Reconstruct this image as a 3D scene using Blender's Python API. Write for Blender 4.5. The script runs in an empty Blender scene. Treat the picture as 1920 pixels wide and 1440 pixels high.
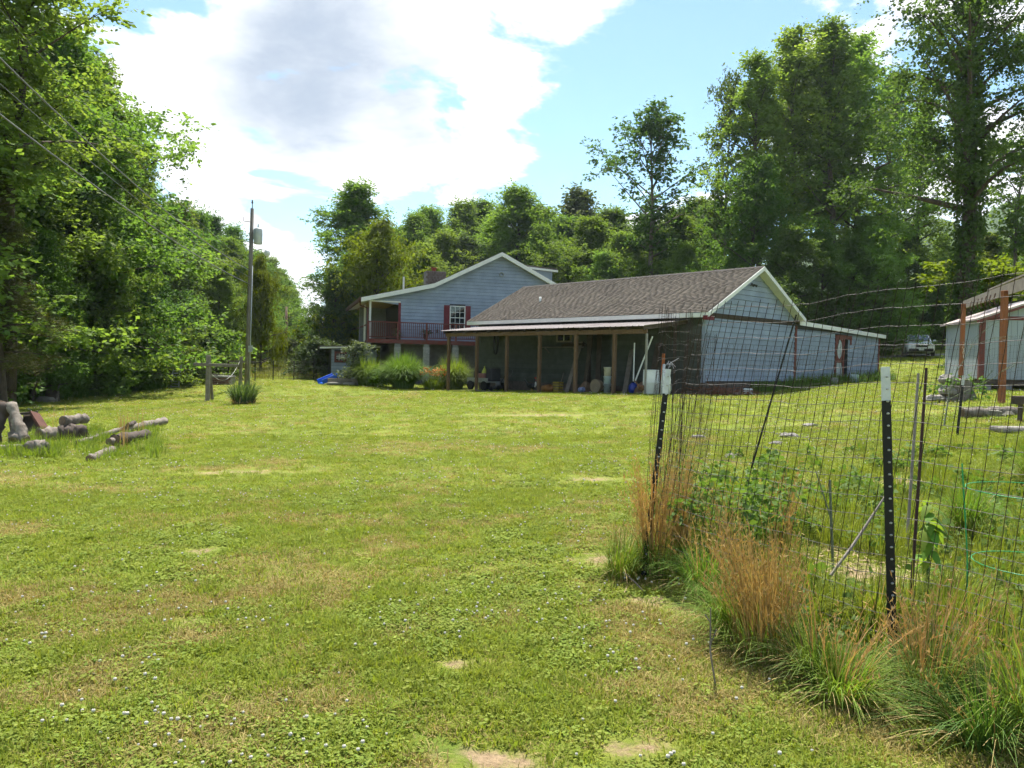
import bpy, math, random
import numpy as np
from mathutils import Vector, Matrix

# ------------------------------------------------------------------ camera
sc = bpy.context.scene
F = 1443.0
RHO = math.radians(1.3)
PIT = math.atan(40.0 / F)
CAMZ = 1.5
FW = np.array([0, math.cos(PIT), -math.sin(PIT)])
UPV = np.array([0, math.sin(PIT), math.cos(PIT)])
RT = np.array([1.0, 0, 0])


def ray(px, py):
    dx, dy = px - 960, py - 720
    a = dx * math.cos(RHO) + dy * math.sin(RHO)
    b = dy * math.cos(RHO) - dx * math.sin(RHO)
    v = FW + RT * a / F - UPV * b / F
    return v / v[1]


def P(px, py, d):
    return np.array([0, 0, CAMZ]) + ray(px, py) * d


cam_d = bpy.data.cameras.new('camera')
cam = bpy.data.objects.new('camera', cam_d)
sc.collection.objects.link(cam)
cx = RT * math.cos(RHO) + UPV * math.sin(RHO)
cy = UPV * math.cos(RHO) - RT * math.sin(RHO)
cam.matrix_world = Matrix(((cx[0], cy[0], -FW[0], 0), (cx[1], cy[1], -FW[1], 0), (cx[2], cy[2], -FW[2], CAMZ), (0, 0, 0, 1)))
cam_d.sensor_fit = 'HORIZONTAL'
cam_d.sensor_width = 36.0
cam_d.lens = 36.0 * F / 1920.0
cam_d.clip_start = 0.05
cam_d.clip_end = 6000
sc.camera = cam

# ------------------------------------------------------------------ sky and sun
SUN_EL = math.radians(64)
SUN_H = np.array([-0.035, 0.9994])          # horizontal direction towards the sun
SUN_AZ = math.atan2(SUN_H[0], SUN_H[1])  # from +Y towards +X
world = bpy.data.worlds.new('World')
sc.world = world
world.use_nodes = True
wn, wl = world.node_tree.nodes, world.node_tree.links
wn.clear()


def wnode(t, **kw):
    n = wn.new(t)
    for k, v in kw.items():
        setattr(n, k, v)
    return n


def wmath(op, a, b=None, c=None, clamp=False):
    n = wnode('ShaderNodeMath', operation=op, use_clamp=clamp)
    for i, v in enumerate((a, b, c)):
        if v is None:
            continue
        if isinstance(v, (int, float)):
            n.inputs[i].default_value = v
        else:
            wl.new(v, n.inputs[i])
    return n.outputs[0]


def wvec(op, a, b=None):
    n = wnode('ShaderNodeVectorMath', operation=op)
    for i, v in enumerate((a, b)):
        if v is None:
            continue
        if isinstance(v, (tuple, list)):
            n.inputs[i].default_value = v
        else:
            wl.new(v, n.inputs[i])
    return n


def wramp(v, a, b):
    n = wnode('ShaderNodeMapRange', interpolation_type='SMOOTHSTEP')
    wl.new(v, n.inputs['Value'])
    n.inputs['From Min'].default_value = a
    n.inputs['From Max'].default_value = b
    return n.outputs[0]


sky = wnode('ShaderNodeTexSky', sky_type='NISHITA')
sky.sun_disc = False
sky.sun_elevation = SUN_EL
sky.sun_rotation = SUN_AZ
sky.air_density = 0.9
sky.dust_density = 0.25
sky.ozone_density = 1.5
tc = wnode('ShaderNodeTexCoord')
dirv = tc.outputs['Generated']
sep = wnode('ShaderNodeSeparateXYZ')
wl.new(dirv, sep.inputs[0])
zz = wmath('ADD', wmath('MAXIMUM', sep.outputs[2], 0.0), 0.22)
comb = wnode('ShaderNodeCombineXYZ')
wl.new(wmath('DIVIDE', sep.outputs[0], zz), comb.inputs[0])
wl.new(wmath('DIVIDE', sep.outputs[1], zz), comb.inputs[1])
comb.inputs[2].default_value = 11.4


def wnoise(scale, detail, rough, vec, dist=0.0):
    n = wnode('ShaderNodeTexNoise')
    n.inputs['Scale'].default_value = scale
    n.inputs['Detail'].default_value = detail
    n.inputs['Roughness'].default_value = rough
    n.inputs['Distortion'].default_value = dist
    wl.new(vec, n.inputs['Vector'])
    return n.outputs[0]


n1 = wnoise(2.3, 10, 0.60, comb.outputs[0], 0.3)
cover = wmath('MULTIPLY_ADD', wmath('SUBTRACT', n1, 0.5), 3.3, 0.42)
# the cloud banks that stand in these directions of the sky (direction, radius, weight), with ragged outlines
wz = wnode('ShaderNodeTexNoise')
wz.inputs['Scale'].default_value = 2.4
wz.inputs['Detail'].default_value = 5
wl.new(dirv, wz.inputs['Vector'])
warp = wvec('SUBTRACT', wz.outputs['Color'], (.5, .5, .5))
wsc = wnode('ShaderNodeVectorMath', operation='SCALE')
wl.new(warp.outputs[0], wsc.inputs[0])
wsc.inputs['Scale'].default_value = .22
wdir = wvec('ADD', dirv, wsc.outputs[0]).outputs[0]


def bank(px, py, rad, src):
    v = ray(px, py)
    v = v / np.linalg.norm(v)
    dn = wvec('DISTANCE', src, tuple(float(q) for q in v))
    return wmath('POWER', 2.718, wmath('MULTIPLY', wmath('POWER', wmath('DIVIDE', dn.outputs['Value'], rad), 2.0), -1.0))


BANKS = [((350, 200), .11, .24), ((900, 20), .13, .20), ((620, 130), .14, .30), ((650, 130), .08, .24), ((640, 285), .08, .22), ((390, 400), .09, .22), ((540, 560), .09, .16),
         ((920, 260), .06, .3), ((1120, 60), .08, .26), ((1890, 230), .09, .24), ((1240, 125), .03, .14), ((555, 265), .05, -.6), ((1060, 220), .05, -.20), ((620, 395), .05, -.6), ((835, 190), .03, -.4), ((1330, 260), .16, -.10), ((1010, 380), .08, -.35), ((230, 60), .05, -.26), ((860, 390), .05, -.2), ((470, 150), .025, -.5)]
for (bx, by), rad, wgt in BANKS:
    cover = wmath('MULTIPLY_ADD', bank(bx, by, rad, wdir), wgt, cover)
cmask = wramp(cover, 0.42, 0.70)
thick = wnoise(3.2, 7, 0.6, comb.outputs[0], 0.2)
core = bank(620, 120, .16, wdir)
dark = wramp(wmath('ADD', wmath('MULTIPLY', thick, 0.75), wmath('MULTIPLY', core, 0.50)), 0.46, 1.02)
ccol = wnode('ShaderNodeMix', data_type='RGBA')
ccol.inputs[6].default_value = (9.0, 9.1, 9.2, 1)
ccol.inputs[7].default_value = (3.3, 3.9, 4.8, 1)
wl.new(dark, ccol.inputs[0])
skt = wnode('ShaderNodeMix', data_type='RGBA', blend_type='MULTIPLY')
skt.inputs[0].default_value = 1.0
skt.inputs[7].default_value = (1.36, 1.52, 1.40, 1)
wl.new(sky.outputs[0], skt.inputs[6])
smix = wnode('ShaderNodeMix', data_type='RGBA')
wl.new(cmask, smix.inputs[0])
wl.new(skt.outputs[2], smix.inputs[6])
wl.new(ccol.outputs[2], smix.inputs[7])
bg = wnode('ShaderNodeBackground')
bg.inputs['Strength'].default_value = 0.072
wl.new(smix.outputs[2], bg.inputs['Color'])
wo = wnode('ShaderNodeOutputWorld')
wl.new(bg.outputs[0], wo.inputs['Surface'])

sun_d = bpy.data.lights.new('sun', 'SUN')
sun_d.energy = 5.0
sun_d.angle = math.radians(0.53)
sun_d.color = (1.0, 0.95, 0.86)
sun = bpy.data.objects.new('sun', sun_d)
sc.collection.objects.link(sun)
sdir = Vector((SUN_H[0] * math.cos(SUN_EL), SUN_H[1] * math.cos(SUN_EL), math.sin(SUN_EL)))
sun.rotation_euler = (-sdir).to_track_quat('-Z', 'Y').to_euler()
sun.location = (20, 40, 60)

vs = sc.view_settings
vs.view_transform = 'Standard'
vs.look = 'None'
vs.exposure = 1.15
vs.gamma = 1.0
vs.use_curve_mapping = False
sc.render.engine = 'CYCLES'
sc.cycles.use_denoising = True
sc.cycles.max_bounces = 5
sc.cycles.use_adaptive_sampling = True
sc.cycles.adaptive_threshold = 0.03
sc.cycles.use_light_tree = False
sc.cycles.transparent_max_bounces = 8
sc.cycles.transmission_bounces = 4
sc.cycles.diffuse_bounces = 3
sc.cycles.glossy_bounces = 2
sc.cycles.caustics_reflective = False
sc.cycles.caustics_refractive = False

# ------------------------------------------------------------------ materials
MATS = {}


def mat(name, col, rough=0.8, var=0.18, scale=6.0, bump=0.0, col2=None, spec=0.3, metal=0.0, isl=0.0, objr=0.0, stretch=None, detail=5.0, bscale=None, w2=0.5):
    """procedural surface: two colours mixed by noise, brightness varied per piece, optional relief"""
    if name in MATS:
        return MATS[name]
    m = bpy.data.materials.new(name)
    m.use_nodes = True
    nt = m.node_tree
    n, l = nt.nodes, nt.links
    b = n['Principled BSDF']
    b.inputs['Roughness'].default_value = rough
    b.inputs['Metallic'].default_value = metal
    b.inputs['Specular IOR Level'].default_value = spec
    tcn = n.new('ShaderNodeTexCoord')
    vec = tcn.outputs['Object']
    if stretch:
        mp = n.new('ShaderNodeMapping')
        mp.inputs['Scale'].default_value = stretch
        l.new(vec, mp.inputs['Vector'])
        vec = mp.outputs[0]
    nz = n.new('ShaderNodeTexNoise')
    nz.inputs['Scale'].default_value = scale
    nz.inputs['Detail'].default_value = detail
    nz.inputs['Roughness'].default_value = 0.6
    l.new(vec, nz.inputs['Vector'])
    c2 = col2 if col2 else tuple(c * (1 - var * 1.6) for c in col)
    mr = n.new('ShaderNodeMapRange')
    mr.inputs['From Min'].default_value = 0.5 - 0.22 * (1 if w2 == .5 else 1)
    mr.inputs['From Max'].default_value = 0.72
    mr.inputs['From Min'].default_value = 0.28 + (0.5 - w2) * .4
    l.new(nz.outputs[0], mr.inputs['Value'])
    mx = n.new('ShaderNodeMix')
    mx.data_type = 'RGBA'
    mx.inputs[6].default_value = (*col, 1)
    mx.inputs[7].default_value = (*c2, 1)
    l.new(mr.outputs[0], mx.inputs[0])
    out = mx.outputs[2]
    if isl or objr:
        hs = n.new('ShaderNodeHueSaturation')
        l.new(out, hs.inputs['Color'])
        if isl:
            g = n.new('ShaderNodeNewGeometry')
            src, amt = g.outputs['Random Per Island'], isl
        else:
            oi = n.new('ShaderNodeObjectInfo')
            src, amt = oi.outputs['Random'], objr
        r = n.new('ShaderNodeMapRange')
        r.inputs['To Min'].default_value = 1 - amt
        r.inputs['To Max'].default_value = 1 + amt
        l.new(src, r.inputs['Value'])
        l.new(r.outputs[0], hs.inputs['Value'])
        out = hs.outputs[0]
    l.new(out, b.inputs['Base Color'])
    if bump:
        nb = n.new('ShaderNodeTexNoise')
        nb.inputs['Scale'].default_value = bscale or scale * 3
        nb.inputs['Detail'].default_value = 4
        l.new(vec, nb.inputs['Vector'])
        bp = n.new('ShaderNodeBump')
        bp.inputs['Strength'].default_value = bump
        bp.inputs['Distance'].default_value = 0.02
        l.new(nb.outputs[0], bp.inputs['Height'])
        l.new(bp.outputs[0], b.inputs['Normal'])
    MATS[name] = m
    return m


def leafmat(name, col, col2, trans=0.42, hue=0.03, val=0.35, obj_val=0.22, rough=0.65, tcol=None, spec=.16):
    """leaf: diffuse and glossy from the front, translucent when the sun stands behind it"""
    if name in MATS:
        return MATS[name]
    m = bpy.data.materials.new(name)
    m.use_nodes = True
    nt = m.node_tree
    n, l = nt.nodes, nt.links
    b = n['Principled BSDF']
    b.inputs['Roughness'].default_value = rough
    b.inputs['Specular IOR Level'].default_value = spec
    g = n.new('ShaderNodeNewGeometry')
    oi = n.new('ShaderNodeObjectInfo')
    mx = n.new('ShaderNodeMix')
    mx.data_type = 'RGBA'
    mx.inputs[6].default_value = (*col, 1)
    mx.inputs[7].default_value = (*col2, 1)
    l.new(g.outputs['Random Per Island'], mx.inputs[0])
    hs = n.new('ShaderNodeHueSaturation')
    l.new(mx.outputs[2], hs.inputs['Color'])
    mh = n.new('ShaderNodeMapRange')
    mh.inputs['To Min'].default_value = 0.5 - hue
    mh.inputs['To Max'].default_value = 0.5 + hue
    l.new(oi.outputs['Random'], mh.inputs['Value'])
    l.new(mh.outputs[0], hs.inputs['Hue'])
    m1 = n.new('ShaderNodeMath')
    m1.operation = 'MULTIPLY'
    m1.inputs[1].default_value = 7.31
    l.new(oi.outputs['Random'], m1.inputs[0])
    m2 = n.new('ShaderNodeMath')
    m2.operation = 'FRACT'
    l.new(m1.outputs[0], m2.inputs[0])
    mv = n.new('ShaderNodeMapRange')
    mv.inputs['To Min'].default_value = 1 - obj_val
    mv.inputs['To Max'].default_value = 1 + obj_val
    l.new(m2.outputs[0], mv.inputs['Value'])
    l.new(mv.outputs[0], hs.inputs['Value'])
    l.new(hs.outputs[0], b.inputs['Base Color'])
    tr = n.new('ShaderNodeBsdfTranslucent')
    tm = n.new('ShaderNodeMix')
    tm.data_type = 'RGBA'
    tm.blend_type = 'MULTIPLY'
    tm.inputs[0].default_value = 1
    tm.inputs[7].default_value = (*(tcol or (1.45, 1.5, 0.62)), 1)
    l.new(hs.outputs[0], tm.inputs[6])
    l.new(tm.outputs[2], tr.inputs['Color'])
    ms = n.new('ShaderNodeMixShader')
    ms.inputs[0].default_value = trans
    l.new(b.outputs[0], ms.inputs[1])
    l.new(tr.outputs[0], ms.inputs[2])
    l.new(ms.outputs[0], n['Material Output'].inputs['Surface'])
    MATS[name] = m
    return m


SIDING = mat('blue_grey_siding', (.28, .335, .435), .75, .17, 1.6, .06, spec=.2, objr=.085, detail=8)
SHADESIDING = mat('shade_darkened_grey_green_siding', (.085, .096, .084), .85, .25, 3, .1, spec=.15, objr=.12, detail=8)  # grey-green boards, with the carport's shade darkened into their colour
CORE = mat('sheathing_dark_for_shadow_gaps', (.06, .065, .075), .9)  # sheathing coloured dark so the gaps between boards read as shadow lines
RIDGE = mat('dark_ridge_shingle', (.055, .047, .04), .95, .2, 4, .2)
WHITE = mat('white_trim_paint', (.72, .72, .70), .55, .10, 3)
MAROON = mat('maroon_paint', (.17, .022, .030), .6, .2, 5, .05)
WMAROON = mat('worn_maroon_paint', (.17, .030, .026), .7, .25, 9, .1, col2=(.10, .05, .04))
BRICK = mat('dark_foundation_block', (.115, .095, .085), .95, .25, 8, .2, isl=.3)
CONC = mat('concrete_block_grey', (.30, .30, .29), .95, .22, 9, .25)
SHINGLE = mat('brown_shingle', (.168, .140, .114), .95, .2, .9, .25, col2=(.105, .087, .071), isl=.09, detail=9, bscale=60)
TIN = mat('galvanised_sheet', (.30, .27, .265), .75, .2, 1.4, .02, col2=(.22, .185, .175), spec=.12)
POSTW = mat('weathered_post_wood', (.17, .105, .062), .9, .3, 5, .25, stretch=(6, 6, .7), objr=.12)
OLDW = mat('old_grey_wood', (.23, .20, .17), .9, .3, 5, .3, stretch=(1, 1, 1), objr=.2)
DARKW = mat('dark_old_wood', (.085, .065, .05), .9, .3, 5, .2, objr=.3)
REDWOOD = mat('redbrown_stained_post', (.30, .105, .045), .8, .25, 6, .15, stretch=(5, 5, .6))
GLASS = mat('dark_window_glass', (.012, .016, .018), .04, .1, 2, spec=.9)
BLACKM = mat('black_painted_steel', (.012, .012, .013), .5, .2, 20, .05)
STUDM = mat('bare_stud_metal', (.5, .5, .5), .35, .2, 30, metal=.7)
POSTTIP = mat('white_post_tip', (.62, .64, .66), .5, .15, 25)
WIREM = mat('rusty_wire', (.030, .022, .018), .7, .3, 6, col2=(.06, .036, .024), spec=.15)
GALV = mat('grey_line_wire', (.20, .20, .21), .5, .1, 3, metal=.5)
BARK = mat('tree_bark', (.105, .080, .058), .95, .35, 3.2, .6, stretch=(3, 3, .8), bscale=14)
PALEBARK = mat('pale_tree_bark', (.20, .165, .13), .95, .35, 3.2, .5, stretch=(3, 3, .8), bscale=14)
DRYLOG = mat('weathered_log_bark', (.27, .235, .195), .9, .3, 9, .7, col2=(.085, .065, .05), bscale=18)
LOGEND = mat('cut_log_end', (.19, .13, .085), .9, .3, 12, .3)
PLASTW = mat('white_plastic', (.66, .68, .66), .45, .1, 4)
BLUEP = mat('blue_plastic', (.012, .11, .55), .35, .1, 3, spec=.5)
DBLUE = mat('navy_plastic', (.012, .03, .22), .35, .1, 3, spec=.5)
SHEDP = mat('grey_panel_siding', (.33, .37, .41), .8, .12, 2.0, .05, stretch=(1, 1, .25))
ROCK = mat('pale_rock', (.27, .25, .22), .95, .25, 5, .5)
SOIL = mat('brown_soil', (.12, .085, .055), 1, .3, 8, .6)
CARW = mat('white_car_paint', (.83, .84, .86), .2, .03, 2, spec=.6)
RUBBER = mat('black_rubber', (.012, .012, .012), .8, .2, 20)
CHROME = mat('chrome', (.65, .65, .67), .15, .05, 5, metal=.95)
FACEW = mat('stone_chimney', (.19, .15, .13), .95, .3, 7, .4, isl=.3)
DIM = mat('dark_interior', (.055, .052, .048), .95, .3, 3)
# ------------------------------------------------------------------ mesh helpers
COL = sc.collection
ORIGIN = {}


def up3(a):
    return np.asarray(a, float)


def link(o, parent=None):
    COL.objects.link(o)
    if parent is not None:
        o.parent = parent
    return o


def tag(o, label, cat, group=None, kind=None):
    if label:
        o['label'] = label
    if cat:
        o['category'] = cat
    if group:
        o['group'] = group
    if kind:
        o['kind'] = kind
    return o


def thing(name, label, cat, loc=(0, 0, 0), group=None):
    o = bpy.data.objects.new(name, None)
    o.empty_display_size = 0.2
    o.location = tuple(float(q) for q in loc)
    link(o)
    ORIGIN[o.name] = up3(loc)
    tag(o, label, cat, group)
    return o


def np_mesh(name, V, Fc, material, smooth=False):
    V = np.ascontiguousarray(V, dtype=np.float32)
    Fc = np.ascontiguousarray(Fc, dtype=np.int32)
    me = bpy.data.meshes.new(name)
    k = Fc.shape[1]
    me.vertices.add(len(V))
    me.vertices.foreach_set('co', V.ravel())
    me.loops.add(Fc.size)
    me.loops.foreach_set('vertex_index', Fc.ravel())
    me.polygons.add(len(Fc))
    me.polygons.foreach_set('loop_start', np.arange(0, Fc.size, k, dtype=np.int32))
    if smooth:
        me.polygons.foreach_set('use_smooth', np.ones(len(Fc), dtype=bool))
    me.update(calc_edges=True)
    if material:
        me.materials.append(material)
    return me


def np_obj(name, V, Fc, material, parent=None, smooth=False):
    off = ORIGIN.get(parent.name, np.zeros(3)) if parent is not None else np.zeros(3)
    o = bpy.data.objects.new(name, np_mesh(name, up3(V) - off, Fc, material, smooth))
    link(o, parent)
    if parent is not None:
        ORIGIN[o.name] = off
    return o


def frame_of(d, up=(0, 0, 1)):
    d = up3(d)
    d = d / (np.linalg.norm(d) + 1e-12)
    u = up3(up)
    if abs(np.dot(d, u)) > .98:
        u = np.array([1.0, 0, 0]) if abs(d[0]) < .9 else np.array([0, 1.0, 0])
    s = np.cross(d, u)
    s /= np.linalg.norm(s)
    t = np.cross(s, d)
    return d, s, t


class MB:
    def __init__(self):
        self.v, self.f = [], []

    def add(self, V, Fs):
        n = len(self.v)
        self.v += [tuple(float(q) for q in p) for p in V]
        self.f += [tuple(i + n for i in f) for f in Fs]
        return self

    def hexa(self, c):
        return self.add(c, [(0, 3, 2, 1), (4, 5, 6, 7), (0, 1, 5, 4), (1, 2, 6, 5), (2, 3, 7, 6), (3, 0, 4, 7)])

    def box(self, c, size, rot=0.0, axes=None):
        c = up3(c)
        if axes is None:
            ax = (np.array([math.cos(rot), math.sin(rot), 0]), np.array([-math.sin(rot), math.cos(rot), 0]), np.array([0, 0, 1.0]))
        else:
            ax = [up3(a) for a in axes]
        hx, hy, hz = (s / 2 for s in size)
        q = []
        for sz in (-1, 1):
            for sx, sy in ((-1, -1), (1, -1), (1, 1), (-1, 1)):
                q.append(c + ax[0] * hx * sx + ax[1] * hy * sy + ax[2] * hz * sz)
        return self.hexa(q)

    def beam(self, p0, p1, w, h, up=(0, 0, 1), taper=1.0):
        p0, p1 = up3(p0), up3(p1)
        d, s, t = frame_of(p1 - p0, up)
        q = []
        for p, k in ((p0, 1.0), (p1, taper)):
            for a, b in ((-1, -1), (1, -1), (1, 1), (-1, 1)):
                q.append(p + s * w / 2 * a * k + t * h / 2 * b * k)
        return self.hexa(q)

    def tube(self, pts, rad, n=8, cap=True, jit=0.0, rng=None):
        pts = [up3(p) for p in pts]
        m = len(pts)
        if isinstance(rad, (int, float)):
            rad = [rad] * m
        base = len(self.v)
        up = None
        for i, p in enumerate(pts):
            d = pts[min(i + 1, m - 1)] - pts[max(i - 1, 0)]
            if up is None:
                d, s, t = frame_of(d)
            else:
                d = d / (np.linalg.norm(d) + 1e-12)
                s = np.cross(d, up)
                s /= np.linalg.norm(s) + 1e-12
                t = np.cross(s, d)
            up = t
            for k in range(n):
                a = 2 * math.pi * k / n
                r = rad[i] * (1 + (rng.uniform(-jit, jit) if rng is not None else 0))
                q = p + (s * math.cos(a) + t * math.sin(a)) * r
                self.v.append(tuple(float(x) for x in q))
        for i in range(m - 1):
            for k in range(n):
                a, b = base + i * n + k, base + i * n + (k + 1) % n
                self.f.append((a, b, b + n, a + n))
        if cap:
            self.f.append(tuple(base + k for k in reversed(range(n))))
            self.f.append(tuple(base + (m - 1) * n + k for k in range(n)))
        return self

    def lathe(self, c, prof, n=16, sx=1.0, sy=1.0):
        """prof: (radius, height) list, around a vertical axis at c"""
        c = up3(c)
        base = len(self.v)
        for r, z in prof:
            for k in range(n):
                a = 2 * math.pi * k / n
                self.v.append((c[0] + r * math.cos(a) * sx, c[1] + r * math.sin(a) * sy, c[2] + z))
        for i in range(len(prof) - 1):
            for k in range(n):
                a, b = base + i * n + k, base + i * n + (k + 1) % n
                self.f.append((a, b, b + n, a + n))
        self.f.append(tuple(base + k for k in reversed(range(n))))
        self.f.append(tuple(base + (len(prof) - 1) * n + k for k in range(n)))
        return self

    def prism(self, poly, off):
        """polygon (3d points, ordered) swept by the vector off"""
        poly = [up3(p) for p in poly]
        off = up3(off)
        n = len(poly)
        V = poly + [p + off for p in poly]
        Fs = [tuple(reversed(range(n))), tuple(range(n, 2 * n))]
        for i in range(n):
            j = (i + 1) % n
            Fs.append((i, j, j + n, i + n))
        return self.add(V, Fs)

    def build(self, name, material, parent=None, smooth=False, bevel=0.0, fixn=True, data=None):
        off = ORIGIN.get(parent.name, np.zeros(3)) if parent is not None else np.zeros(3)
        me = bpy.data.meshes.new(name)
        me.from_pydata([(p[0] - off[0], p[1] - off[1], p[2] - off[2]) for p in self.v], [], self.f)
        if material:
            me.materials.append(material)
        if smooth:
            for p in me.polygons:
                p.use_smooth = len(p.vertices) <= 4
        if fixn:
            import bmesh
            bm = bmesh.new()
            bm.from_mesh(me)
            bmesh.ops.recalc_face_normals(bm, faces=bm.faces)
            if bevel:
                bmesh.ops.bevel(bm, geom=list(bm.edges), offset=bevel, segments=1, affect='EDGES')
            bm.to_mesh(me)
            bm.free()
        o = bpy.data.objects.new(name, me)
        link(o, parent)
        if parent is not None:
            ORIGIN[o.name] = off
        return o


def one(name, label, cat, mb, material, group=None, loc=None, smooth=False, bevel=0.0):
    """a thing that is a single mesh"""
    V = np.array(mb.v)
    if loc is None:
        loc = np.array([V[:, 0].mean(), V[:, 1].mean(), V[:, 2].min()])
    loc = up3(loc)
    mb.v = [tuple(p) for p in (V - loc)]
    o = mb.build(name, material, None, smooth, bevel)
    o.location = tuple(float(q) for q in loc)
    tag(o, label, cat, group)
    return o


# ------------------------------------------------------------------ ground
CTRL = np.array([(0, 0, 0), (-3, 3, 0), (3, 3, 0), (0, 8, .0), (-6, 8, -.1), (5, 6, .08), (7, 12, .33), (-11, 14, -.22), (-16, 22, -.4), (0, 18, .03), (4, 18, .16),
                 (-12.6, 32, -.39), (-10.1, 29, -.3), (-19, 32, -.49), (-18, 27, -.5), (-13.8, 40, 0), (-10, 41, .08), (-13.3, 48, .0), (-17, 40, -.2), (-19, 65, .62),
                 (-8.4, 18.6, -.2), (-6.5, 11.8, -.2), (4.9, 28.4, .45), (4, 29.6, .36), (2.5, 31.1, .31), (1, 32.6, .22), (-.4, 34.2, .19), (-1.8, 35.7, .16), (-3.3, 37.3, .02),
                 (-5.5, 39, .08), (-8, 44, .04), (0, 46, .2), (8, 29.5, .4), (12.5, 34, .75), (20, 39.5, 1.1), (17.5, 28.5, .85), (11, 17.5, .8), (12.7, 20, .85), (22, 44, 1.65),
                 (25, 50, 2.2), (29, 55, 2.62), (40, 60, 3.2), (30, 30, 1.2), (40, 10, 1.0), (20, 0, .6), (-25, 10, -.5), (-40, 40, -.4), (-35, 70, .5), (0, 70, 1.0), (20, 75, 3),
                 (-25, 110, 1.4), (-20, -20, 0), (20, -20, .3), (60, 100, 6), (0, 120, 4), (-60, 120, 2)], float)


def _phi(r):
    return np.sqrt(r * r + 4.0)


_D = np.linalg.norm(CTRL[:, None, :2] - CTRL[None, :, :2], axis=2)
_n = len(CTRL)
_A = np.zeros((_n + 1, _n + 1))
_A[:_n, :_n] = _phi(_D) + np.eye(_n) * -0.6
_A[:_n, _n] = 1
_A[_n, :_n] = 1
_W = np.linalg.solve(_A, np.append(CTRL[:, 2], 0))


def gz(x, y):
    x, y = np.asarray(x, float), np.asarray(y, float)
    sh = x.shape
    xf, yf = np.clip(x.ravel(), -120, 120), np.clip(y.ravel(), -40, 160)
    out = np.empty(len(xf))
    for i in range(0, len(xf), 20000):
        r = np.hypot(xf[i:i + 20000, None] - CTRL[None, :, 0], yf[i:i + 20000, None] - CTRL[None, :, 1])
        out[i:i + 20000] = _phi(r) @ _W[:_n] + _W[_n]
    out += .018 * np.sin(xf * 1.3 + .7 * np.sin(yf * .9)) * np.sin(yf * 1.1 + 1.2) + .03 * np.sin(xf * .31 + 1) * np.sin(yf * .27)
    return out.reshape(sh)


def g1(x, y):
    return float(gz(np.array([x]), np.array([y]))[0])


def onground(px, py, guess=10.0):
    """the point of the ground seen at a pixel of the photograph"""
    d = guess
    v = ray(px, py)
    lo, hi = 1.5, 90.0
    ds = np.geomspace(lo, hi, 600)
    z = CAMZ + v[2] * ds - gz(v[0] * ds, ds)
    i = int(np.argmax(z <= 0)) if (z <= 0).any() else len(ds) - 1
    d = ds[i]
    return np.array([v[0] * d, d, g1(v[0] * d, d)])


def atg(px, d, py=720):
    p = P(px, py, d)
    return np.array([p[0], d, g1(p[0], d)])


u = np.linspace(-1, 1, 261)
xs = 9 * np.sinh(u * 5.05) * (900 / (9 * math.sinh(5.05)))
w = np.linspace(-.45, 1, 290)
ys = 12 + 9 * np.sinh(w * 5.05) * (900 / (9 * math.sinh(5.05)))
X, Y = np.meshgrid(xs, ys)
Z = gz(X, Y)
nx, ny = len(xs), len(ys)
idx = np.arange(nx * ny).reshape(ny, nx)
Fq = np.stack([idx[:-1, :-1], idx[:-1, 1:], idx[1:, 1:], idx[1:, :-1]], -1).reshape(-1, 4)


# bare patches of the lawn, and the mulched part of the garden: (x, y, rx, ry)
BARE = [(*onground(380, 1035)[:2], .17, .22), (*onground(455, 886)[:2], .95, .3), (*onground(920, 1425)[:2], .34, .14), (*onground(1195, 1405)[:2], .24, .14),
        (*onground(1125, 1050)[:2], .22, .24), (*onground(1000, 780)[:2], 2.0, .5), (*onground(1110, 900)[:2], .5, .3), (*onground(1630, 1080)[:2], .55, .5),
        (*onground(1590, 1160)[:2], .3, .3), (*onground(1700, 905)[:2], .9, .5), (*onground(1480, 1220)[:2], .35, .2), (*onground(550, 780)[:2], .8, .4), (*onground(360, 1165)[:2], .12, .1),
        (*onground(850, 1245)[:2], .16, .1), (*onground(1240, 1130)[:2], .3, .2)]


def bare_amt(x, y):
    b = np.zeros_like(x)
    for (bx, by, rx, ry) in BARE:
        b = np.maximum(b, np.exp(-(((x - bx) / rx) ** 2 + ((y - by) / ry) ** 2)))
    return b


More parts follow.
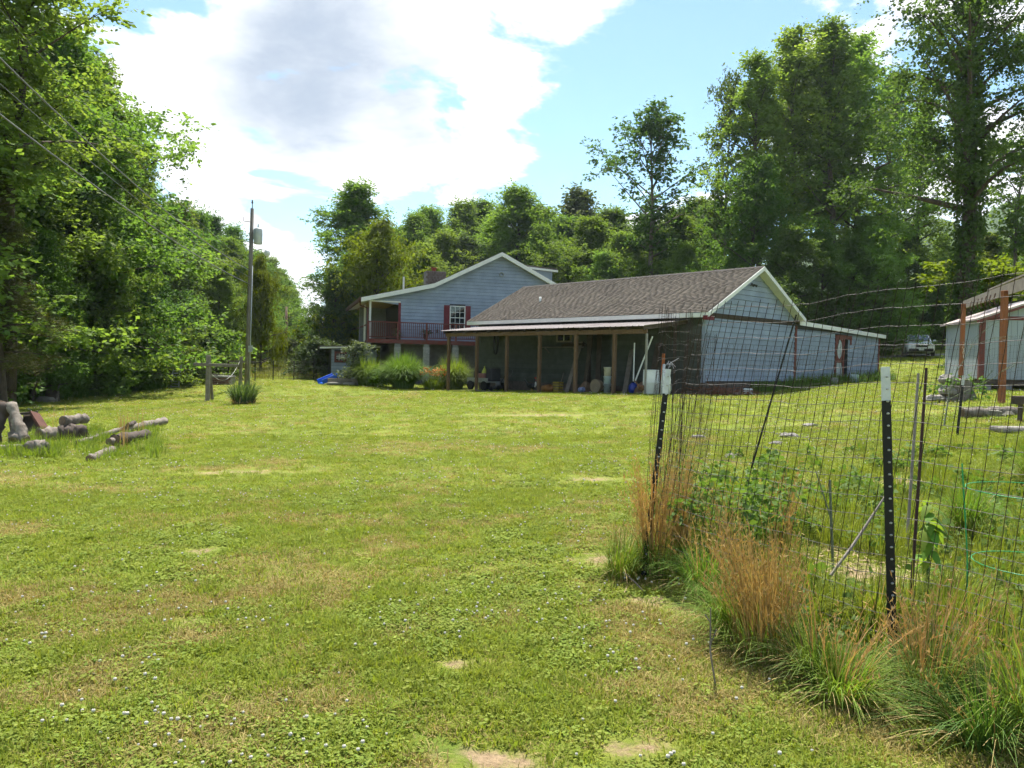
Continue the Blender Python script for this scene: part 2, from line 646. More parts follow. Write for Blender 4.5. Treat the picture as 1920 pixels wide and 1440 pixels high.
def ground_mat():
    m = bpy.data.materials.new('lawn_ground')
    m.use_nodes = True
    n, l = m.node_tree.nodes, m.node_tree.links
    b = n['Principled BSDF']
    b.inputs['Roughness'].default_value = .9
    b.inputs['Specular IOR Level'].default_value = .15
    g = n.new('ShaderNodeNewGeometry')
    pos = g.outputs['Position']

    def noise(s, d=5, r=.6):
        q = n.new('ShaderNodeTexNoise')
        q.inputs['Scale'].default_value = s
        q.inputs['Detail'].default_value = d
        q.inputs['Roughness'].default_value = r
        l.new(pos, q.inputs['Vector'])
        return q.outputs[0]

    def rng(v, a, bb):
        q = n.new('ShaderNodeMapRange')
        q.interpolation_type = 'SMOOTHSTEP'
        q.inputs['From Min'].default_value = a
        q.inputs['From Max'].default_value = bb
        l.new(v, q.inputs['Value'])
        return q.outputs[0]

    def mix(f, a, bb):
        q = n.new('ShaderNodeMix')
        q.data_type = 'RGBA'
        l.new(f, q.inputs[0])
        for i, c in ((6, a), (7, bb)):
            if isinstance(c, tuple):
                q.inputs[i].default_value = (*c, 1)
            else:
                l.new(c, q.inputs[i])
        return q.outputs[2]

    def math2(op, a, bb):
        q = n.new('ShaderNodeMath')
        q.operation = op
        for i, c in enumerate((a, bb)):
            if isinstance(c, (int, float)):
                q.inputs[i].default_value = c
            else:
                l.new(c, q.inputs[i])
        return q.outputs[0]
    c = mix(rng(noise(.35), .35, .65), (.175, .222, .023), (.222, .240, .038))
    c = mix(rng(noise(2.3, 6), .42, .72), c, (.125, .178, .024))
    c = mix(rng(noise(.9, 6), .55, .74), c, (.255, .205, .082))
    c = mix(rng(noise(21, 4), .52, .75), c, (.080, .105, .016))
    c = mix(rng(noise(60, 3), .60, .78), c, (.24, .23, .05))
    # bare earth
    bare = None
    nz = noise(5.5, 8, .7)
    for (bx, by, rx, ry) in BARE:
        mp = n.new('ShaderNodeMapping')
        mp.inputs['Location'].default_value = (-bx / rx, -by / ry, 0)
        mp.inputs['Scale'].default_value = (1 / rx, 1 / ry, 0)
        l.new(pos, mp.inputs['Vector'])
        ln = n.new('ShaderNodeVectorMath')
        ln.operation = 'LENGTH'
        l.new(mp.outputs[0], ln.inputs[0])
        d = math2('SUBTRACT', 1.0, ln.outputs['Value'])
        bare = d if bare is None else math2('MAXIMUM', bare, d)
    bm = rng(math2('ADD', bare, math2('MULTIPLY', math2('SUBTRACT', nz, .5), 4.2)), .15, 1.3)
    soil = mix(rng(noise(30, 4), .35, .7), (.36, .26, .155), (.25, .175, .10))
    c = mix(bm, c, soil)
    l.new(c, b.inputs['Base Color'])
    bp = n.new('ShaderNodeBump')
    bp.inputs['Strength'].default_value = .8
    bp.inputs['Distance'].default_value = .05
    l.new(noise(28, 6, .7), bp.inputs['Height'])
    l.new(bp.outputs[0], b.inputs['Normal'])
    return m


ground = np_obj('lawn', np.stack([X, Y, Z], -1).reshape(-1, 3), Fq, ground_mat(), smooth=True)
tag(ground, 'mown lawn sloping gently up to the house and garage', 'lawn', kind='structure')

# far wooded hills
def hill(name, label, x0, x1, yb, h, seed, colr):
    r = np.random.default_rng(seed)
    nx_, ny_ = 160, 34
    xs_ = np.linspace(x0, x1, nx_)
    t = np.linspace(0, 1, ny_)
    Xh, T = np.meshgrid(xs_, t)
    uu = (xs_ - x0) / (x1 - x0)
    crest = h * (np.sin(math.pi * uu) ** .7) * (1 + .18 * np.sin(uu * 9 + seed) + .08 * np.sin(uu * 23))
    Zh = crest[None, :] * np.sin(T * math.pi / 2 * 1.35) / math.sin(math.pi / 2) + r.uniform(-1, 1, Xh.shape) * h * .022 - 2
    Yh = yb + T * h * 2.4
    idh = np.arange(nx_ * ny_).reshape(ny_, nx_)
    fh = np.stack([idh[:-1, :-1], idh[:-1, 1:], idh[1:, 1:], idh[1:, :-1]], -1).reshape(-1, 4)
    o = np_obj(name, np.stack([Xh, Yh, Zh], -1).reshape(-1, 3), fh, colr)
    tag(o, label, 'hill', kind='structure')


HILLM = mat('far_woods', (.065, .105, .03), 1, .4, .06, .8, col2=(.03, .055, .02), bscale=.3)
hill('hill', 'low far ridge seen through the gap left of the house', -520, -80, 700, 50, 3, HILLM)
hill('hill', 'wooded hill rising far behind the small umbrella shaped tree', 120, 460, 300, 115, 7, HILLM)
# ------------------------------------------------------------------ trees
LEAF = leafmat('broad_leaf', (.100, .166, .038), (.150, .222, .054), trans=.54, obj_val=.26, hue=.025)
LEAFD = leafmat('dark_leaf', (.070, .124, .036), (.108, .170, .050), trans=.5, obj_val=.25, hue=.02)
LEAFY = leafmat('yellow_green_leaf', (.12, .165, .015), (.17, .21, .022), trans=.5, hue=.01)
LEAFP = leafmat('pale_leaf', (.075, .105, .040), (.120, .150, .066), trans=.3, hue=.02)
LEAFL = leafmat('light_leaf', (.118, .185, .042), (.172, .24, .06), trans=.58, hue=.02, obj_val=.2)
NEEDLE = leafmat('pine_needle', (.060, .075, .018), (.098, .088, .024), trans=.2, hue=.01)


def leaf_quads(C, T, N, L, wr):
    """diamond leaves: base points C, tip directions T, face normals N, lengths L"""
    W = np.cross(N, T)
    W /= np.linalg.norm(W, axis=1, keepdims=True) + 1e-9
    L = L[:, None]
    a = C
    b = C + T * L * .48 + W * L * wr
    c = C + T * L
    d = C + T * L * .48 - W * L * wr
    V = np.stack([a, b, c, d], 1).reshape(-1, 3)
    Fc = np.arange(len(V)).reshape(-1, 4)
    return V, Fc


def unit(a):
    return a / (np.linalg.norm(a, axis=-1, keepdims=True) + 1e-9)


def clumps(rng, C, n, size, ls, wr=.32, flat=.5, droop=.25, up=.7, twigs=5):
    """sprays: every clump is a few twigs with leaves set along them"""
    K = len(C)
    k = np.repeat(np.arange(K), n)
    s = (size * rng.uniform(.5, 1.5, K))[k][:, None]
    td = rng.normal(0, 1, (K, twigs, 3)) * np.array([1, 1, flat])
    td = unit(td)
    j = rng.integers(0, twigs, len(k))
    D = td[k, j]
    t = rng.uniform(.05, 1, (len(k), 1)) ** .8
    p = C[k] + D * t * s * 1.15 + rng.normal(0, .10, (len(k), 3)) * s
    p[:, 2] -= (droop * .55 * t * t * s)[:, 0]
    T = unit(D * .6 + rng.normal(0, .75, (len(k), 3)) * np.array([1, 1, .5]) + np.array([0, 0, -droop]))
    N = unit(rng.normal(0, .65, (len(k), 3)) + np.array([0, 0, up]))
    L = ls * rng.uniform(.5, 1.4, len(k))
    return leaf_quads(p, T, N, L, wr)


def gen_tree(seed, H, hb, R, prof, nb=46, ns=7, lpc=44, cs=.75, ls=.26, elev=(12, 50), tr=.28, lean=.03, wr=.33, flat=.5, droop=.25, mid=1, ivy=0, bow=.25, stems=1):
    rng = np.random.default_rng(seed)
    mb = MB()
    hh = np.linspace(-.3, H * .96, 12)
    C = []
    pu, pr = prof
    for st in range(stems):
        ang0, sp = rng.uniform(0, 6.28), (0 if stems == 1 else R * .22)
        ph = rng.uniform(0, 6.28)

        def tp(h, ang0=ang0, sp=sp, ph=ph):
            k = max(h, 0) / H
            return np.array([math.cos(ang0) * sp * k + lean * h * math.cos(ph) + .12 * math.sin(h * .45 + ph), math.sin(ang0) * sp * k + lean * h * math.sin(ph) + .12 * math.cos(h * .4 + ph), h])
        mb.tube([tp(h) for h in hh], [tr / stems ** .5 * max(.05, (1 - max(h, 0) / H) ** .8) * (1.35 if h < .3 else 1) for h in hh], 8, cap=False)
        for i in range(nb // stems):
            uq = (i + rng.uniform(0, 1)) / (nb // stems)
            h0 = hb + (H - hb) * uq * .95
            az = i * 2.39996 + rng.uniform(-.5, .5)
            u_end = min(1, uq + .12)
            ln = R * float(np.interp(u_end, pu, pr)) * rng.uniform(.55, 1.2) * (1 + .20 * math.sin(2 * az + 7 * uq + seed)) * (1.18 if rng.uniform() < .12 else 1)
            el = math.radians(elev[0] + (elev[1] - elev[0]) * uq + rng.uniform(-10, 10))
            p0 = tp(h0)
            dv = np.array([math.cos(az) * math.cos(el), math.sin(az) * math.cos(el), math.sin(el)])
            p2 = p0 + dv * ln
            p1 = (p0 + p2) / 2 + np.array([0, 0, ln * bow * rng.uniform(-.3, .6)])
            r0 = max(.018, tr * .33 * (1 - uq) ** .6 + .012)
            tt = np.linspace(0, 1, 5)[:, None]
            pts = (1 - tt) ** 2 * p0 + 2 * tt * (1 - tt) * p1 + tt ** 2 * p2
            mb.tube(list(pts), list(np.linspace(r0, .012, 5)), 4, cap=False)
            C.append(p2)
            for j in range(ns):
                f = rng.uniform(.28, 1.0)
                q0 = (1 - f) ** 2 * p0 + 2 * f * (1 - f) * p1 + f * f * p2
                sd = unit(dv * .6 + rng.normal(0, .75, 3) + np.array([0, 0, .12]))
                q1 = q0 + sd * ln * rng.uniform(.16, .42)
                if j % 2 == 0:
                    mb.tube([q0, (q0 + q1) / 2 + rng.normal(0, .04, 3), q1], [.018, .012, .006], 3, cap=False)
                C.append(q1)
                if mid:
                    C.append(q0 * .45 + q1 * .55 + rng.normal(0, .12, 3))
    C = np.array(C)
    C = C[C[:, 2] > .5]
    V, Fc = clumps(rng, C, lpc, cs, ls, wr, flat, droop)
    if ivy:
        k = 800
        hi = rng.uniform(.3, ivy, k)
        ai = rng.uniform(0, 6.28, k)
        ri = tr * 1.05
        CI = np.array([tp(h) for h in hi]) + np.stack([np.cos(ai) * ri, np.sin(ai) * ri, 0 * ai], 1)
        V2, F2 = clumps(rng, CI, 22, .34, .17, .42, 1.0, .5, .2)
        Fc = np.vstack([Fc, F2 + len(V)])
        V = np.vstack([V, V2])
    me = bpy.data.meshes.new('trunk')
    me.from_pydata(mb.v, [], mb.f)
    for p in me.polygons:
        p.use_smooth = True
    return me, (V, Fc)


OVAL = ([0, .12, .35, .6, .85, 1], [.55, .85, 1.0, .9, .55, .16])
HEDGE = ([0, .1, .4, .7, .9, 1], [.9, 1, 1, .8, .5, .2])
VASE = ([0, .3, .6, .85, 1], [.35, .7, 1, .85, .45])
NARROW = ([0, .2, .5, .8, 1], [.6, 1, .9, .65, .25])
UMB = ([0, .5, .75, .9, 1], [.3, .55, 1, .95, .5])
CONE = ([0, .15, .5, .8, 1], [.8, 1, .62, .3, .06])
VAR = {}


def variant(key, leaf, bark, **kw):
    tm, (V, Fc) = gen_tree(**kw)
    tm.materials.append(bark)
    cm = np_mesh('crown', V, Fc, leaf)
    VAR[key] = (tm, cm, kw['H'])


variant('full', LEAF, BARK, seed=1, H=17, hb=1.6, R=4.6, prof=HEDGE, nb=54, ns=7, lpc=92, cs=.85, ls=.178, elev=(2, 55), tr=.26)
variant('full2', LEAF, BARK, seed=2, H=18, hb=2.4, R=4.2, prof=OVAL, nb=50, ns=7, lpc=90, cs=.80, ls=.176, elev=(5, 58), tr=.28)
variant('dark', LEAFD, BARK, seed=3, H=15, hb=1.0, R=4.0, prof=HEDGE, nb=50, ns=7, lpc=86, cs=.75, ls=.172, elev=(0, 55), tr=.25)
variant('poplar', LEAFL, BARK, seed=4, H=25, hb=9.5, R=3.8, prof=NARROW, nb=36, ns=6, lpc=52, cs=.72, ls=.21, elev=(15, 66), tr=.27)
variant('poplar2', LEAFL, BARK, seed=5, H=24, hb=8.0, R=4.3, prof=OVAL, nb=36, ns=6, lpc=52, cs=.75, ls=.21, elev=(10, 62), tr=.30)
variant('airy', LEAFD, PALEBARK, seed=6, H=21, hb=9, R=4.6, prof=VASE, nb=30, ns=6, lpc=30, cs=.68, ls=.26, elev=(28, 68), tr=.26)
variant('big', LEAFD, BARK, seed=8, H=27, hb=9.5, R=6.4, prof=OVAL, nb=46, ns=9, lpc=60, cs=.85, ls=.20, elev=(18, 60), tr=.56, lean=.012, ivy=19, bow=.5)
variant('pine', NEEDLE, BARK, seed=9, H=16, hb=2.5, R=3.6, prof=CONE, nb=44, ns=7, lpc=60, cs=.55, ls=.30, elev=(0, 25), tr=.22, wr=.05, flat=.5, droop=.0)
variant('willow', LEAFY, BARK, seed=10, H=12, hb=.8, R=4.6, prof=HEDGE, nb=56, ns=8, lpc=46, cs=.72, ls=.24, elev=(0, 60), tr=.25, wr=.2, flat=.9, droop=1.1)
variant('umbrella', LEAF, PALEBARK, seed=11, H=14, hb=7.0, R=3.9, prof=UMB, nb=24, ns=8, lpc=36, cs=.6, ls=.24, elev=(40, 62), tr=.2, flat=.35, mid=0)
variant('loose', LEAFP, BARK, seed=12, H=15, hb=2.0, R=3.7, prof=OVAL, nb=44, ns=6, lpc=34, cs=.75, ls=.27, elev=(10, 58), tr=.2)
variant('bush', LEAF, BARK, seed=13, H=4.2, hb=.3, R=2.2, prof=HEDGE, nb=26, ns=5, lpc=34, cs=.5, ls=.22, elev=(5, 60), tr=.07)
variant('bushy', LEAFY, BARK, seed=14, H=4.6, hb=.4, R=2.6, prof=UMB, nb=26, ns=5, lpc=34, cs=.5, ls=.22, elev=(10, 45), tr=.07, flat=.3)
variant('bushp', LEAFP, BARK, seed=15, H=2.6, hb=.2, R=1.7, prof=HEDGE, nb=24, ns=5, lpc=34, cs=.38, ls=.16, elev=(10, 60), tr=.05)
TR = np.random.default_rng(99)


def tree(name, key, px, d, top, label, group=None, wide=1.0, cat='tree', rot=None, leaf_over=None):
    """a tree at pixel column px, d metres away; top: pixel row of its highest leaf"""
    tm, cm, H = VAR[key]
    b = atg(px, d)
    ztop = P(px, top, d)[2]
    s = (ztop - b[2]) / H
    r = bpy.data.objects.new(name, None)
    r.location = tuple(b - np.array([0, 0, .12]))
    sw = (s ** .75) * wide
    r.scale = (sw, sw, s)
    r.rotation_euler = (0, 0, TR.uniform(0, 6.28) if rot is None else rot)
    link(r)
    tag(r, label, cat, group)
    t = bpy.data.objects.new('trunk', tm)
    link(t, r)
    c = bpy.data.objects.new('crown', cm)
    link(c, r)
    return r


# the wood along the left side of the lawn, near to far
LW = 'leafy green tree in the wood along the left side of the lawn'
LG = 'trees of the wood beside the lawn'
LWL = {(120, 38): 'big round crowned tree of the wood crossed by the overhead wires', (165, 41): 'tree forming the high shoulder of the left wood against the cloud', (220, 47): 'tree just below the high shoulder of the left wood',
       (272, 54): 'tree where the skyline of the left wood starts to step down', (325, 60): 'skyline tree above the middle of the crossing wires', (375, 66): 'skyline tree left of the top of the utility pole',
       (425, 72): 'tree of the left wood right beside the utility pole top', (300, 46): 'greyish pale leaved tree in front of the left wood', (498, 100): 'far tree just right of the transformer on the pole',
       (546, 134): 'farthest visible tree at the end of the left wood by the gap', (20, 35): 'dark tree behind the brownish pine', (530, 120): 'far tree second from the end of the left wood'}
for key, px, d, top, wd in (('full', 120, 38, 40, 1.15), ('full2', 165, 41, 115, .95), ('dark', 20, 35, 150, 1.2), ('full2', 220, 47, 215, .8), ('full', 130, 46, 60, 1.2), ('full', -90, 33, -40, 1.2),
                            ('dark', 70, 44, 20, 1.2), ('full', 272, 54, 330, .9), ('dark', -40, 40, -30, 1.2), ('full2', 178, 54, 185, .9),
                            ('full', 325, 60, 372, 1.0), ('loose', 300, 46, 430, 1.1), ('full2', 375, 66, 395, 1.0), ('dark', 398, 74, 400, 1.1), ('full', 425, 72, 440, 1.0), ('full2', 440, 84, 425, 1.1),
                            ('dark', 470, 92, 468, 1.1), ('full', 478, 80, 520, .9), ('full2', 498, 100, 482, 1.1), ('full', 515, 112, 500, 1.1), ('dark', 530, 120, 512, 1.1), ('full2', 546, 134, 545, 1.0), ('dark', 556, 150, 590, 1.0),
                            ('full', 410, 60, 490, .9), ('dark', 90, 36, 330, 1.0), ('full', 180, 37.5, 420, 1.0), ('dark', 250, 41, 430, 1.0), ('dark', -170, 30, 0, 1.3), ('full2', -260, 24, -200, 1.3)):
    tree('leafy_tree', key, px, d, top, LWL.get((px, d), LW), LG, wd)
tree('tall_tree', 'poplar', 8, 27, -230, 'tallest open crowned tree reaching into the upper left corner above the wires', None, 1.15)
tree('pine_tree', 'pine', 2, 25.5, 300, 'brownish pine with drooping boughs at the left edge', None, 1.0)
tree('leafy_tree', 'full', 60, 30, 420, 'low bright green tree under the brownish pine', None, .9)
tree('leafy_tree', 'willow', 488, 60, 480, 'bright yellow green tree just behind the utility pole with transformer', None, .55)
UG = 'undergrowth bushes at the foot of the wood'
UL = 'shady green bush in the undergrowth at the foot of the wood beside the lawn'
for px, d, top in ((-60, 29, 600), (40, 32, 640), (110, 33.5, 655), (180, 35, 650), (235, 37, 655), (300, 41, 640), (345, 44, 645), (400, 52, 640), (440, 88, 635), (520, 96, 635), (556, 110, 640), (-140, 26, 560), (10, 34, 560), (140, 38, 580), (270, 43, 590), (470, 92, 625), (380, 49, 610)):
    tree('bush', 'bush', px, d, top, UL, UG, 1.25, 'bush')
for px, d, top, lb in ((590, 52, 640, 'pale bush beside the left end of the small blue outbuilding'), (570, 56, 655, 'pale bush in the meadow beyond the wire fence'), (545, 70, 640, 'small far bush in the gap by the distant poles')):
    tree('bush', 'bushp', px, d, top, lb, None, 1.0, 'bush')
tree('bush', 'bushy', 592, 64, 610, 'yellow green bush in the gap beside the dark tree', None, .8, 'bush')

# behind the house
tree('leafy_tree', 'willow', 705, 60, 412, 'rounded yellow green tree rising behind the porch end of the house', None, 1.02)
tree('leafy_tree', 'full2', 662, 70, 345, 'tall tree with open top behind the rounded yellow green tree', None, 1.35)
tree('leafy_tree', 'dark', 622, 58, 500, 'dark leafy tree with low branches at the open gap behind the small outbuilding', None, .9)
tree('leafy_tree', 'dark', 655, 63, 470, 'dark tree between the yellow green tree and the gap', None, 1.0)
BL = 'leafy green tree in the tree line behind the house and garage roofs'
BG = 'trees of the tree line behind the roofs'
BLL = {(765, 84): 'skyline tree right of the rounded yellow green tree', (805, 92): 'skyline tree straight above the stone chimney', (850, 96): 'skyline tree above the left slope of the house roof', (905, 100): 'dark skyline tree just left of the house ridge',
       (835, 78): 'lower tree right behind the stone chimney', (1010, 88): 'pale loose tree just right of the house ridge', (1060, 84): 'tree rising behind the dormer of the house', (1140, 86): 'dark tree left of the airy dark tree',
       (1255, 72): 'tree just right of the airy dark tree', (1170, 70): 'low tree under the airy dark tree', (1340, 76): 'dark tree at the foot of the thin sparse tree'}
for key, px, d, top, wd in (('full2', 765, 84, 400, 1.0), ('full', 805, 92, 385, 1.1), ('full2', 850, 96, 378, 1.1), ('dark', 905, 100, 372, 1.1), ('full', 780, 74, 450, 1.0), ('loose', 870, 78, 440, 1.0), ('full', 835, 78, 430, 1.0),
                            ('full2', 930, 86, 400, 1.0), ('loose', 1010, 88, 385, 1.0), ('full', 1060, 84, 400, 1.0), ('full2', 1000, 76, 420, .9), ('full', 1100, 74, 400, 1.1), ('dark', 1140, 86, 390, 1.1),
                            ('full', 1170, 70, 430, 1.0), ('loose', 1200, 78, 400, 1.0), ('full2', 1255, 72, 390, 1.1), ('full', 1300, 80, 370, 1.1), ('full', 1290, 66, 450, 1.0), ('dark', 1340, 76, 380, 1.1), ('dark', 960, 92, 430, 1.1), ('dark', 880, 90, 450, 1.1), ('dark', 1050, 95, 440, 1.2), ('full2', 1130, 68, 470, .9), ('dark', 1220, 90, 420, 1.2), ('full', 740, 90, 420, 1.0)):
    tree('leafy_tree', key, px, d, top, BLL.get((px, d), BL), BG, wd * 1.2)
tree('leafy_tree', 'full2', 958, 80, 348, 'full dark green tree standing highest directly behind the house ridge', None, 1.55)
tree('leafy_tree', 'loose', 1078, 94, 352, 'small open treetop peeking above the tree line between house and garage', None, 1.4)
tree('airy_tree', 'airy', 1222, 68, 225, 'airy dark tree with visible limbs above the garage roof', None, 1.15, rot=.6)

# behind the right end of the garage
RL = 'tall slender tree in the stand behind the right end of the garage'
RG = 'tall trees behind the garage end'
RLL = {1420: 'leftmost tall tree of the stand, lower than its neighbours', 1480: 'second tall tree of the stand from its left side', 1555: 'highest tree in the middle of the tall stand', 1600: 'tall tree just right of the highest one in the stand', 1660: 'slender tree between the stand and the big ivy clad tree', 1705: 'slender tree overlapped by the limbs of the big ivy clad tree'}
for key, px, d, top, wd in (('poplar', 1420, 62, 95, 1.0), ('poplar2', 1480, 64, 40, 1.0), ('poplar', 1555, 63, 28, 1.0), ('poplar2', 1600, 66, 55, .95), ('poplar', 1660, 72, 130, .9), ('poplar2', 1705, 76, 190, .9), ('poplar2', 1445, 70, 130, 1.0), ('poplar', 1522, 72, 75, 1.0), ('poplar2', 1585, 74, 110, 1.0)):
    tree('slender_tree', key, px, d, top, RLL.get(px, RL), RG, wd * 1.18)
tree('slender_tree', 'airy', 1352, 66, 170, 'thin sparse tree at the open side of the tall stand', None, .6)
tree('leafy_tree', 'full', 1405, 58, 290, 'broad leafy tree with low crown right behind the garage gable', None, .95)
ML = 'shaded understory tree below the tall stand behind the garage end'
MG = 'understory trees below the tall stand'
MLL = {1470: 'dark understory tree right behind the garage gable peak', 1850: 'understory tree right of the big ivy clad trunk', 1770: 'understory tree just left of the big ivy clad trunk', 1640: 'understory tree above the far end of the lean-to'}
for key, px, d, top, wd in (('dark', 1470, 54, 420, 1.0), ('full2', 1530, 56, 430, 1.0), ('full', 1590, 58, 440, 1.0), ('full', 1640, 57, 420, 1.0), ('full2', 1700, 76, 430, 1.0), ('full2', 1750, 78, 440, 1.0), ('full', 1770, 72, 480, 1.0), ('full2', 1620, 64, 400, 1.0), ('full', 1380, 60, 460, 1.0),
                            ('full', 1850, 66, 430, 1.0), ('full2', 1930, 70, 420, 1.0), ('full', 1990, 62, 400, 1.0), ('full', 2080, 54, 300, 1.1)):
    tree('understory_tree', key, px, d, top, MLL.get(px, ML), MG, wd)
tree('big_tree', 'big', 1806, 40, -190, 'big thick trunked tree with ivy leaning over the storage shed', None, .95, rot=2.4)
tree('umbrella_tree', 'umbrella', 1893, 60, 296, 'thin umbrella shaped tree near the right edge', None, 1.0)
tree('leafy_tree', 'bushy', 1885, 46, 500, 'low yellow green spreading tree above the storage shed roof', None, 1.5)
for px, d, top, lb in ((1660, 66, 575, 'bush behind the corner of the blue lean-to'), (1740, 74, 570, 'bush in shade above the parked white car'), (1705, 72, 600, 'dark bush right behind the parked white car'), (1770, 68, 600, 'bush between the parked car and the storage shed'), (1630, 56, 590, 'bush above the lean-to roof')):
    tree('bush', 'bush', px, d, top, lb, None, 1.2, 'bush')
# ------------------------------------------------------------------ building helpers
UZ = np.array([0, 0, 1.0])


def v3(a, z=0.0):
    return np.array([a[0], a[1], z], float)


def onplane(px, py, O, U):
    v = ray(px, py)
    A = np.array([[v[0], -U[0]], [v[1], -U[1]]])
    d, t = np.linalg.solve(A, [O[0], O[1]])
    return t, CAMZ + v[2] * d


def siding(parent, O, U, N, zs, left, right, e, holes=(), material=None, off=.003, name='siding_board', gap=.011):
    """lapped boards between the outlines left(z), right(z); each board is a piece of its own"""
    material = material or SIDING
    z = zs[0]
    rng = np.random.default_rng(int(abs(O[0] * 77 + zs[0] * 31)) + 5)
    while z < zs[1] - .01:
        z1 = min(z + e, zs[1])
        l0, l1, r0, r1 = left(z), left(z1), right(z), right(z1)
        if max(r0 - l0, r1 - l1) < .03:
            z = z1
            continue
        segs = [(l0, l1, r0, r1)]
        for (h0, h1, hz0, hz1) in holes:
            if z1 > hz0 + .02 and z < hz1 - .02:
                ns_ = []
                for (a0, a1, b0, b1) in segs:
                    if h1 <= min(a0, a1) or h0 >= max(b0, b1):
                        ns_.append((a0, a1, b0, b1))
                        continue
                    if h0 > max(a0, a1) + .02:
                        ns_.append((a0, a1, h0, h0))
                    if h1 < min(b0, b1) - .02:
                        ns_.append((h1, h1, b0, b1))
                segs = ns_
        for (a0, a1, b0, b1) in segs:
            dj = rng.uniform(-.002, .002)
            q = []
            zl = z + gap
            for nn, zz_ in ((off - .002, 0), (off + .036 + dj, 0)):
                q += [v3(O + U * a0 + N * nn, zl), v3(O + U * b0 + N * nn, zl)]
            tp = []
            for nn in (off - .002, off + .004 + dj):
                tp += [v3(O + U * a1 + N * nn, z1), v3(O + U * b1 + N * nn, z1)]
            c = [q[0], q[1], q[3], q[2], tp[0], tp[1], tp[3], tp[2]]
            MB().hexa(c).build(name, material, parent, fixn=True)
        z = z1


def flatbox(O, U, N, t0, t1, z0, z1, n0, n1):
    """box on a wall: along U from t0 to t1, z0..z1, out of the wall from n0 to n1"""
    return [v3(O + U * t0 + N * n0, z0), v3(O + U * t1 + N * n0, z0), v3(O + U * t1 + N * n1, z0), v3(O + U * t0 + N * n1, z0),
            v3(O + U * t0 + N * n0, z1), v3(O + U * t1 + N * n0, z1), v3(O + U * t1 + N * n1, z1), v3(O + U * t0 + N * n1, z1)]


def window(parent, O, U, N, t0, t1, z0, z1, cols, rows, fm, fw=.07, n0=.01):
    w = MB().hexa(flatbox(O, U, N, t0, t1, z0, z1, n0, n0 + .012)).build('window', CORE, parent)
    m = MB()
    m.hexa(flatbox(O, U, N, t0 - fw, t0, z0 - fw, z1 + fw, n0, n0 + .06)).hexa(flatbox(O, U, N, t1, t1 + fw, z0 - fw, z1 + fw, n0, n0 + .06))
    m.hexa(flatbox(O, U, N, t0, t1, z1, z1 + fw, n0, n0 + .058)).hexa(flatbox(O, U, N, t0, t1, z0 - fw, z0, n0, n0 + .07))
    m.build('frame', fm, w)
    m = MB()
    for i in range(1, cols):
        tt = t0 + (t1 - t0) * i / cols
        m.hexa(flatbox(O, U, N, tt - .012, tt + .012, z0, z1, n0 + .02, n0 + .04))
    for j in range(1, rows):
        zz_ = z0 + (z1 - z0) * j / rows
        hw = .025 if j == rows // 2 else .012
        m.hexa(flatbox(O, U, N, t0, t1, zz_ - hw, zz_ + hw, n0 + .021, n0 + .043))
    m.build('glazing_bar', WHITE, w)
    for i in range(cols):
        for j in range(rows):
            a, b = t0 + (t1 - t0) * i / cols + .013, t0 + (t1 - t0) * (i + 1) / cols - .013
            c, d = z0 + (z1 - z0) * j / rows + .013, z0 + (z1 - z0) * (j + 1) / rows - .013
            MB().hexa(flatbox(O, U, N, a, b, c, d, n0 + .014, n0 + .020)).build('pane', GLASS, w)
    return w


def shingle_slope(parent, name, e0, e1, r0, r1, material, expo=.15, tab=.32, seed=1, lift=.006):
    """courses of shingle tabs on the slope between the eave line e0-e1 and the ridge line r0-r1"""
    rng = np.random.default_rng(seed)
    e0, e1, r0, r1 = map(up3, (e0, e1, r0, r1))
    sl = np.linalg.norm(r0 - e0)
    nc = int(sl / expo)
    Ln = np.linalg.norm(e1 - e0)
    ax = (e1 - e0) / Ln
    upv = (r0 - e0) / sl
    nrm = np.cross(ax, upv)
    if nrm[2] < 0:
        nrm = -nrm
    Vs, Fs = [], []
    quad = np.array([(0, 3, 2, 1), (4, 5, 6, 7), (0, 1, 5, 4), (1, 2, 6, 5), (3, 0, 4, 7)])
    for i in range(nc):
        s0, s1 = i * sl / nc, (i + 1.12) * sl / nc
        x = -rng.uniform(0, tab)
        while x < Ln:
            w_ = tab * rng.uniform(.75, 1.3)
            a, b = max(0, x), min(Ln, x + w_ - .006)
            x += w_
            if b - a < .02:
                continue
            th = .010 + rng.uniform(0, .004)
            j = rng.uniform(-.004, .004)
            base = e0 + ax * 0
            q = [e0 + ax * a + upv * (s0 + j), e0 + ax * b + upv * (s0 + j), e0 + ax * b + upv * min(s1, sl), e0 + ax * a + upv * min(s1, sl)]
            lo = [p + nrm * lift for p in q]
            hi = [q[0] + nrm * (lift + th + .008), q[1] + nrm * (lift + th + .008), q[2] + nrm * (lift + .004), q[3] + nrm * (lift + .004)]
            Fs.append(quad + len(Vs) * 8)
            Vs.append(np.array(lo + hi))
    o = np_obj(name, np.vstack(Vs), np.vstack(Fs), material, parent)
    o['kind'] = 'stuff'
    return o


# ------------------------------------------------------------------ garage with carport and lean-to
TH = math.radians(42)
G = np.array([math.cos(TH), math.sin(TH)])
L = np.array([-math.sin(TH), math.cos(TH)])
GA = P(1320, 660, 29.5)[:2]
GB, GE, GR, GAP, BM = .95, 3.68, 3.45, 5.54, 3.50     # wall base, eave height, ridge position, ridge height of the wall
GW, GL = 6.9, 13.6
garage = thing('garage', 'blue sided garage with brown shingle roof, front carport and lean-to end', 'garage', v3(GA, .4))


def gp(l, g, z):
    return v3(GA + L * l + G * g, z)


